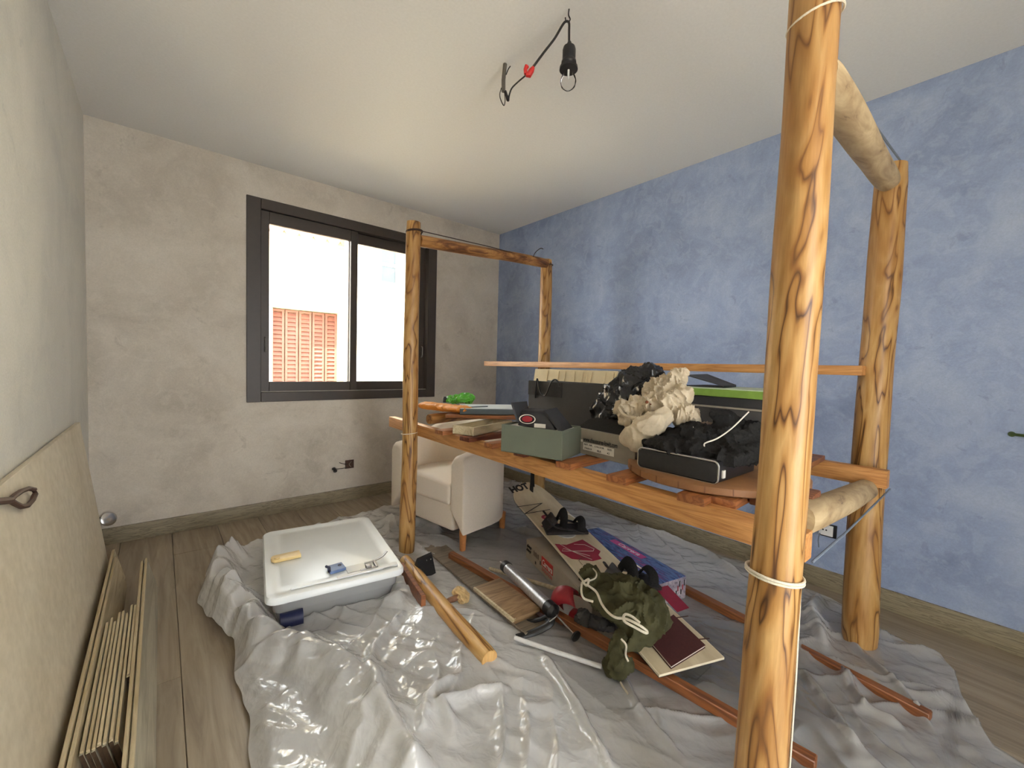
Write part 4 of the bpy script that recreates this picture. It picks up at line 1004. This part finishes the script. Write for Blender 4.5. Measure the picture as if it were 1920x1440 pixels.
MB().box(0, Lw+.04, 0, .30, 0, .030).build('core', 'green_edge', t, bevel=.002, seg=1)
MB().box(.002, Lw+.038, .002, .298, .030, .034).build('top_face', 'green_top', t)
t = thing('black_folder', 'thin black folder propped open on the green board', 'folder', M=Mw @ Matrix.Translation((-.02, .03, .271)))
MB().hexa([(0, 0, 0), (.16, 0, 0), (.13, .2, 0), (0, .2, 0), (0, 0, .004), (.16, 0, .004), (.13, .2, .004), (0, .2, .004)]).build('cover', 'black_card', t)
MB().hexa([(0, 0, .045), (.16, 0, .005), (.13, .2, .005), (0, .2, .05), (0, 0, .049), (.16, 0, .009), (.13, .2, .009), (0, .2, .054)]).build('cover', 'black_card', t)

# ------------------------------------------------------------------ panel and floorboards leaning at the left wall
pt = (-.300, 2.87, .81)
Mpn = Matrix.Translation((-.196, 2.885, .0)) @ Matrix.Rotation(math.atan2(-.104, .81), 4, 'Y')
t = thing('leaning_panel', 'large beige wooden panel leaning against the left wall', 'panel', M=Mpn)
MB().box(-.018, 0, -2.2, 0, .002, .817).build('sheet', 'panel_wood', t, bevel=.0015, seg=1)
def pnl(px, py):
    nrm = Mpn.to_3x3() @ Vector((1, 0, 0)); p0_ = Mpn.translation+nrm*.010; d_ = ray(px, py)
    return CAMP+d_*((p0_-CAMP).dot(nrm)/d_.dot(nrm))
MB().tube([pnl(*p) for p in ((18, 938), (28, 929), (40, 921), (54, 916), (64, 918), (66, 926), (61, 938), (52, 948), (40, 950), (28, 944), (18, 938))], .0065, 8).build('loop_handle', 'ink_brown', t, world=True, smooth=True)
MB().tube([pnl(19, 938), pnl(0, 940), pnl(-60, 946)], .0085, 8).build('handle_stem', 'ink_brown', t, world=True, smooth=True)
# stacked floorboards on edge, each its own thing
g = 'spare floorboards standing on edge beside the leaning panel'
def fboard(x, yn, yf, h, mat, lean, label, th=.009, edge=True):
    Mx = Matrix.Translation((x, yn, .001)) @ Matrix.Rotation(lean, 4, 'Y')
    o = thing('floorboard', label, 'floorboard', M=Mx, group=g)
    MB().box(-th/2, th/2, 0, yf-yn, 0, h).build('plank', mat, o, bevel=.0012, seg=1)
    if yf-yn < .9: MB().box(-th/2+.0005, th/2-.0005, -.002, .0, .002, h-.002).build('end_core', 'stack_dark', o)
    MB().box(-th*.15, th*.55, .004, yf-yn-.004, h, h+.005).build('tongue', 'stack_edge', o)
ln = -.24
fboard(-.150, .9, 2.86, .158, 'stack_wood', ln, 'long pale floorboard on edge next to the leaning panel', .012)
fboard(-.136, .9, 2.74, .158, 'stack_wood', ln, 'long pale floorboard on edge, second from the leaning panel', .010)
short = 'short spare floorboard on edge among seven alike in the bundle'
for i in range(7):
    fboard(-.122+i*.0105, 1.43+.01*math.sin(i*3), 2.10+.03*math.sin(i*2.3)+.012*i, .148+.003*math.sin(i*5), 'stack_wood' if i % 2 else 'stack_grey', ln, short, .0085)
fboard(-.047, 1.7, 2.18, .150, 'stack_wood', ln, 'half length floorboard on edge beside the outer pair', .009)
fboard(-.036, .8, 2.62, .158, 'stack_edge', ln, 'long yellowish floorboard on edge, inner one of the outer pair', .010)
fboard(-.022, .8, 2.64, .160, 'stack_grey', ln, 'long greyish floorboard on edge, outermost of the bundle', .012)

# ------------------------------------------------------------------ sockets and wires
def cable(name, pts, r, mat, parent): return MB().tube(spline(pts, 5), r, 6).build(name, mat, parent, world=True, smooth=True)
q = ony(204, 970, BACK)
t = thing('wall_socket', 'round chrome rimmed socket hanging loose low on the window wall', 'socket', (q.x, q.y, q.z))
MB().lathe([(.0, 0), (.040, 0), (.040, .006), (.034, .010), (.0, .010)], 28, Matrix.Translation((.0, -.034, 0)) @ Matrix.Rotation(math.radians(70), 4, 'X') @ Matrix.Rotation(.5, 4, 'Y'), close=False).build('face_plate', 'chrome', t, smooth=True)
MB().lathe([(.0, -.028), (.026, -.028), (.028, 0), (.0, 0)], 20, Matrix.Translation((.0, -.034, 0)) @ Matrix.Rotation(math.radians(70), 4, 'X') @ Matrix.Rotation(.5, 4, 'Y'), close=False).build('back_cup', 'black_plastic', t, smooth=True)
for s in (-1, 1): MB().tube(spline([(-.01, -.02, s*.008), (-.035, -.02, s*.01), (-.05, -.004, s*.01)], 4), .0025, 6).build('wire', 'wire_black', t, smooth=True)
q = ony(655, 870, BACK)
t = thing('junction_box', 'open square junction box with loose wires below the window', 'junction box', (q.x, q.y, q.z))
b = MB(); s_ = .034
b.box(-s_, s_, -.002, 0, -s_, s_); b.box(-s_, -s_+.004, -.008, -.002, -s_, s_); b.box(s_-.004, s_, -.008, -.002, -s_, s_); b.box(-s_, s_, -.008, -.002, s_-.004, s_); b.box(-s_, s_, -.008, -.002, -s_, -s_+.004)
b.build('cup', 'ink_brown', t)
MB().tube(spline([(.015, -.004, .02), (-.005, -.01, .0), (.01, -.01, -.022)], 4), .003, 6).build('wire', 'grey_card', t, smooth=True)
MB().tube(spline([(-.02, -.006, .0), (-.05, -.012, .01), (-.085, -.016, .025)], 4), .0028, 6).build('wire', 'wire_black', t, smooth=True)
w1_ = MB().tube(spline([(-.02, -.006, -.025), (-.07, -.012, -.026), (-.12, -.018, -.022)], 4), .0028, 6).build('wire', 'wire_black', t, smooth=True)
for dx, dz in ((-.128, -.018), (-.118, -.038)): MB().ball((dx, -.02, dz), (.016, .011, .012), sub=2).build('connector', 'wire_black', w1_, M=tm(t), smooth=True)
q = onx(1553, 994, RIGHT)
t = thing('blue_wall_socket', 'white square socket insert dangling wires on the blue wall', 'socket', (q.x, q.y, q.z))
MB().box(-.012, 0, -.038, .038, -.034, .034).build('frame', 'black_plastic', t, bevel=.003)
MB().box(-.022, -.012, -.024, .036, -.026, .030).build('insert', 'white_plastic', t, bevel=.003)
for yy in (.004, .018): MB().lathe([(.0, 0), (.004, 0), (.004, .002), (.0, .002)], 10, Matrix.Translation((-.022, yy, .004)) @ Matrix.Rotation(-math.pi/2, 4, 'Y'), close=False).build('pin_hole', 'ink', t)
MB().tube(spline([(-.02, .03, -.02), (-.03, .034, -.05), (-.03, .030, -.095)], 4), .003, 6).build('wire', 'rope_blue', t, smooth=True)
q = onx(1897, 814, RIGHT)
t = thing('wall_hook', 'small brass hook bar sticking out of the blue wall', 'hook', (q.x, q.y, q.z))
MB().tube([(-.004, .0, .0), (-.02, -.03, .0), (-.02, -.12, .002)], .006, 8).build('bar', 'leaf_dark', t, smooth=True)
MB().lathe([(.0, 0), (.011, 0), (.011, .004), (.0, .004)], 14, Matrix.Rotation(-math.pi/2, 4, 'Y'), close=False).build('rose', 'leaf_dark', t)

# ------------------------------------------------------------------ bare bulb on its cord
hk = onz(1067, 17, H)
t = thing('pendant_bulb', 'clear light bulb in a black holder hanging by its cord from a ceiling hook', 'light bulb', (hk.x, hk.y, H))
def vz(py, px=1066):
    d_ = ray(px, py); hv = Vector((hk.x, hk.y)); tt = hv.length/Vector((d_.x, d_.y)).length; return HC+d_.z*tt
def pl_(px, py):
    """pixel on the upright plane through the hook, facing the camera"""
    d_ = ray(px, py); nrm = Vector((FW.x, FW.y, 0)).normalized(); tt = (hk-CAMP).dot(nrm)/d_.dot(nrm); return CAMP+d_*tt
cable('hook', [hk, pl_(1066, 28), pl_(1069, 36), pl_(1066, 41), pl_(1061, 38), pl_(1060, 33)], .0025, 'wire_black', t)
cable('cord', [pl_(1067, 82), pl_(1067, 60), pl_(1067, 44), pl_(1063, 40), pl_(1056, 45), pl_(1040, 72), pl_(1020, 98), pl_(1000, 125)], .0045, 'wire_black', t)
zt_, zb2 = pl_(1067, 78).z, pl_(1067, 131).z
sc_ = (zt_-zb2)
bx_, by_ = pl_(1067, 100).x, pl_(1067, 100).y
TB = Matrix.Translation((bx_, by_, zb2))
MB().lathe([(.006, sc_), (.009, sc_*.93), (.010, sc_*.86), (.022, sc_*.80), (.025, sc_*.70), (.025, sc_*.42), (.023, sc_*.36), (.028, sc_*.30), (.029, sc_*.22), (.025, sc_*.17), (.034, sc_*.10), (.035, .0), (.026, .0)], 28, TB, close=True).build('holder', 'black_plastic', t, world=True, smooth=True)
bl = MB().lathe([(.016, .004), (.018, -.012), (.028, -.030), (.031, -.045), (.026, -.062), (.014, -.072), (.001, -.075)], 28, TB, close=True).build('bulb', 'bulb_glass', t, world=True, smooth=True)
MB().lathe([(.004, .0), (.004, -.03), (.001, -.035)], 10, TB).build('stem', 'white_plastic', bl, world=True, smooth=True)
MB().lathe([(.014, .014), (.014, .001)], 20, TB).build('cap', 'chrome', bl, world=True, smooth=True)
cn = [pl_(p[0], p[1]) for p in ((1000, 126), (996, 133), (992, 140), (986, 140))]
con = MB().tube(cn, [.006, .011, .012, .008], 8).build('connector', 'red_plastic', t, world=True, smooth=True)
MB().tube([pl_(986, 139), pl_(985, 130), pl_(988, 124)], [.007, .007, .009], 8).build('connector_clip', 'red_plastic', con, world=True, smooth=True)
cable('cord', [pl_(985, 142), pl_(972, 153), pl_(960, 165), pl_(955, 178), pl_(953, 190), pl_(950, 176), pl_(948, 170)], .003, 'wire_black', t)
t = thing('ceiling_cable', 'grey braided cable stub with looped bare wires hanging from a ceiling hole', 'cable', tuple(onz(948, 122, H)))
h0 = onz(947, 120, H)
def pl2(px, py):
    d_ = ray(px, py); nrm = Vector((FW.x, FW.y, 0)).normalized(); tt = (h0-CAMP).dot(nrm)/d_.dot(nrm); return CAMP+d_*tt
sl = MB().tube([h0, pl2(946, 130), pl2(944, 150), pl2(944, 172)], .009, 8).build('sleeve', 'cord_dark', t, world=True, smooth=True)
cable('wire', [pl2(940, 165), pl2(937, 178), pl2(940, 190), pl2(945, 198), pl2(947, 188), pl2(946, 172)], .0022, 'wire_black', t)
cable('wire', [pl2(947, 172), pl2(949, 182), pl2(951, 189), pl2(953, 182), pl2(949, 174)], .0022, 'wire_black', t)
cable('wire', [pl2(949, 140), pl2(953, 130), pl2(957, 124)], .0025, 'wire_black', t)

# ------------------------------------------------------------------ dust sheet
def interp(tab, y):
    ys = [a[0] for a in tab]; return np.interp(y, ys, [a[1] for a in tab])
LTAB = [(-.6, .45), (.2, .26), (.9, .17), (1.3, .185), (1.62, .20), (1.88, .215), (2.05, .17), (2.3, .125), (2.5, .15), (2.70, .24), (2.85, .42), (2.93, .75), (3.05, 1.2)]
RTAB = [(-.6, 1.75), (-.3, 1.85), (-.04, 1.955), (.03, 2.15), (.06, 2.33), (.10, 2.40), (.17, 2.415), (.25, 2.40), (.33, 2.47), (.5, 2.56), (1.0, 2.62), (2.0, 2.64), (3.05, 2.64)]
nu, nv = 420, 600
vv = np.linspace(-.6, 3.03, nv); uu = np.linspace(0, 1, nu)
Yg, Ug = np.meshgrid(vv, uu, indexing='ij')
Xl = interp(LTAB, Yg)+.012*perlin(np.stack([Yg.ravel()*7, np.zeros(Yg.size), np.full(Yg.size, .5)], 1)).reshape(Yg.shape)*2
Xr = interp(RTAB, Yg)+.012*perlin(np.stack([Yg.ravel()*6, np.ones(Yg.size)*5, np.full(Yg.size, .5)], 1)).reshape(Yg.shape)*2
Xg = Xl+(Xr-Xl)*Ug
XY = np.stack([Xg.ravel(), Yg.ravel()], 1)
def N3(sx, sy, off, rot=0.0, warp=0.0):
    c_, s2 = math.cos(rot), math.sin(rot)
    a = (XY[:, 0]*c_+XY[:, 1]*s2)*sx; b_ = (-XY[:, 0]*s2+XY[:, 1]*c_)*sy
    if warp:
        wq = np.stack([XY[:, 0]*4+off, XY[:, 1]*4, np.full(len(XY), off*1.7)], 1)
        a = a+warp*perlin(wq); b_ = b_+warp*perlin(wq+7.7)
    return np.stack([a+off*3.1, b_+off*1.3, np.full(len(XY), off+.37)], 1)
hgt = np.full(len(XY), .003)
mA = np.clip(perlin(N3(1.6, 1.6, 2))*1.6+.5, 0, 1)
_hv = np.random.RandomState(11).rand(256)
def facet(sx, sy, off, rot=0.0, warp=.35):
    """crumpled film: random heights on a warped lattice joined by flat triangles"""
    Q = N3(sx, sy, off, rot, warp)[:, :2]; i_ = np.floor(Q).astype(int); f_ = Q-i_
    hv = lambda dx, dy: _hv[_perm[(_perm[(i_[:, 0]+dx) & 255]+i_[:, 1]+dy) & 255]]
    a, b_, c_, d_2 = hv(0, 0), hv(1, 0), hv(0, 1), hv(1, 1); fx, fy = f_[:, 0], f_[:, 1]
    return np.where(fx > fy, a+fx*(b_-a)+fy*(d_2-b_), a+fy*(c_-a)+fx*(d_2-c_))
mB = np.clip(perlin(N3(1.9, 1.9, 6))*1.8+.5, 0, 1)
hgt += .022*facet(5.5, 3.0, 4, .55)*(.5+.5*mA)
hgt += .020*ridge(N3(7, 1.3, 4, .55, .3), 5)*mA
hgt += .020*ridge(N3(6, 1.2, 9, -.75, .3), 5)*(1-mA)
hgt += .015*facet(12, 7, 11, -.8)*(.55+.45*mB)
hgt += .014*facet(24, 13, 13, .9)
hgt += .0042*facet(44, 30, 17, -.3)
und = 1/(1+np.exp(-np.maximum(np.maximum(1.06-XY[:, 0], XY[:, 0]-2.05), np.maximum(.75-XY[:, 1], XY[:, 1]-2.1))*16))
hgt *= .25+.75*und
def seg_dist(path):
    D_ = np.full(len(XY), 9.); T_ = np.zeros(len(XY)); S_ = np.zeros(len(XY))
    for i in range(len(path)-1):
        a = np.array(path[i][:2]); b_ = np.array(path[i+1][:2]); ab = b_-a
        tt = np.clip(((XY-a) @ ab)/(ab @ ab), 0, 1); pr = a+tt[:, None]*ab
        dd_ = np.linalg.norm(XY-pr, axis=1); cr = np.sign(ab[0]*(XY[:, 1]-a[1])-ab[1]*(XY[:, 0]-a[0]))
        m_ = dd_ < D_; D_[m_] = dd_[m_]; T_[m_] = (i+tt[m_])/(len(path)-1); S_[m_] = cr[m_]
    return D_, T_, S_
def fold(px, w, hh, zc=0.02):
    path = [onz(p[0], p[1], zc) for p in px]
    d_, t_, s_2 = seg_dist([(p.x, p.y) for p in path])
    ends = np.clip(np.minimum(t_, 1-t_)*6, 0, 1)
    wq = w*(1+.5*perlin(N3(5, 5, 31)))
    return hh*np.exp(-(d_/wq)**2)*ends
for px, w, hh in (([(1010, 1215), (1060, 1290), (1110, 1380), (1160, 1470)], .016, .028), ([(720, 1240), (700, 1330), (760, 1420), (800, 1500)], .03, .045),
                  ([(860, 1270), (800, 1320), (790, 1400)], .02, .03), ([(960, 1290), (900, 1300), (830, 1330), (860, 1400)], .018, .03), ([(1160, 1250), (1200, 1330), (1290, 1440)], .014, .02),
                  ([(1500, 1260), (1560, 1340), (1620, 1440)], .018, .03), ([(1570, 1250), (1620, 1330), (1700, 1370)], .016, .026), ([(1580, 1190), (1660, 1270), (1760, 1380)], .014, .022),
                  ([(1540, 1120), (1520, 1160), (1550, 1230)], .03, .05), ([(1060, 940), (1200, 975), (1350, 1030)], .02, .03), ([(1200, 990), (1330, 1040), (1400, 1090)], .02, .03),
                  ([(700, 980), (790, 985), (830, 1000)], .025, .05), ([(760, 1150), (700, 1220), (690, 1300)], .02, .03), ([(1660, 1150), (1720, 1190), (1760, 1230)], .03, .03), ([(960, 990), (1010, 1000), (1060, 975)], .02, .03)):
    hgt += fold(px, w, hh)
# the bunched roll at the left of the storage box
roll_px = [(470, 1003, .10), (425, 1018, .14), (402, 1060, .14), (420, 1120, .12), (480, 1190, .10), (560, 1225, .08), (640, 1265, .07), (690, 1340, .06), (730, 1470, .05)]
rpath = [onz(p[0], p[1], p[2]*.6) for p in roll_px]
d_, t_, s_2 = seg_dist([(p.x, p.y) for p in rpath])
rh = np.interp(t_*(len(roll_px)-1), range(len(roll_px)), [p[2] for p in roll_px])
crk = facet(9, 14, 41, .4, .6); crk2 = facet(24, 18, 43, -.6, .6)
wid = .085+.03*perlin(N3(4, 4, 45))
prof = np.exp(-(np.abs(d_)/wid)**2.6)
hgt += prof*rh*(.55+.62*crk+.30*crk2)
# drape climbing the right front corner of the storage box
for cx_, cy_, w_, h_ in ((onz(742, 1118, .05).x, onz(742, 1118, .05).y, .05, .05),):
    hgt += h_*np.exp(-(((XY[:, 0]-cx_)**2+(XY[:, 1]-cy_)**2)/w_**2))*(.7+.5*crk2)
# pressed flat under the storage box and the furniture legs
loc_ = (XY-np.array([cx.x, cx.y])); cb_, sb_ = math.cos(-yawb), math.sin(-yawb)
lx_ = loc_[:, 0]*cb_-loc_[:, 1]*sb_; ly_ = loc_[:, 0]*sb_+loc_[:, 1]*cb_
inb = 1/(1+np.exp(-(np.maximum(np.abs(lx_)-(lw_/2-.045), np.abs(ly_)-(ld_/2-.045)))*110))
hgt = .002+(hgt-.002)*inb
edge_ = np.minimum(Ug, 1-Ug).ravel()
hgt = .002+np.maximum(hgt-.002, 0)*np.clip(.45+edge_*30, 0, 1)
# layers: single film is clearer than the folded double part
op = .46+.20*np.clip(perlin(N3(2.2, 2.2, 51))*2+.3, 0, 1)
jx, jy = onz(1010, 1330).x, onz(1010, 1330).y
pA_, pB_ = onz(960, 1180), onz(1260, 1440)
side_ = (pB_.x-pA_.x)*(XY[:, 1]-pA_.y)-(pB_.y-pA_.y)*(XY[:, 0]-pA_.x)
op = np.where(side_ < 0, op+.24, op)-.10*np.exp(-((d_)/.10)**2)
clear = np.exp(-(((XY[:, 0]-1.62)/.30)**2+((XY[:, 1]-.62)/.28)**2))
clear = clear+.8*np.exp(-(((XY[:, 0]-onz(640, 1180).x)/.24)**2+((XY[:, 1]-onz(640, 1180).y)/.12)**2))
op = op-.35*np.clip(clear, 0, 1)
op = np.clip(op+.10*(hgt > .05), .22, .93)
verts = np.column_stack([XY, hgt])
idx = np.arange(nv*nu).reshape(nv, nu)
faces = np.stack([idx[:-1, :-1].ravel(), idx[:-1, 1:].ravel(), idx[1:, 1:].ravel(), idx[1:, :-1].ravel()], 1)
me = bpy.data.meshes.new('dust_sheet'); me.from_pydata(verts.tolist(), [], faces.tolist())
at_ = me.attributes.new('opacity', 'FLOAT', 'POINT'); at_.data.foreach_set('value', op.astype(np.float32))
ds = link('dust_sheet', me, 'dust_sheet', smooth=False)
me.polygons.foreach_set('use_smooth', [True]*len(me.polygons))
meta(ds, 'crumpled translucent plastic dust sheet spread over the wooden floor', 'dust sheet')
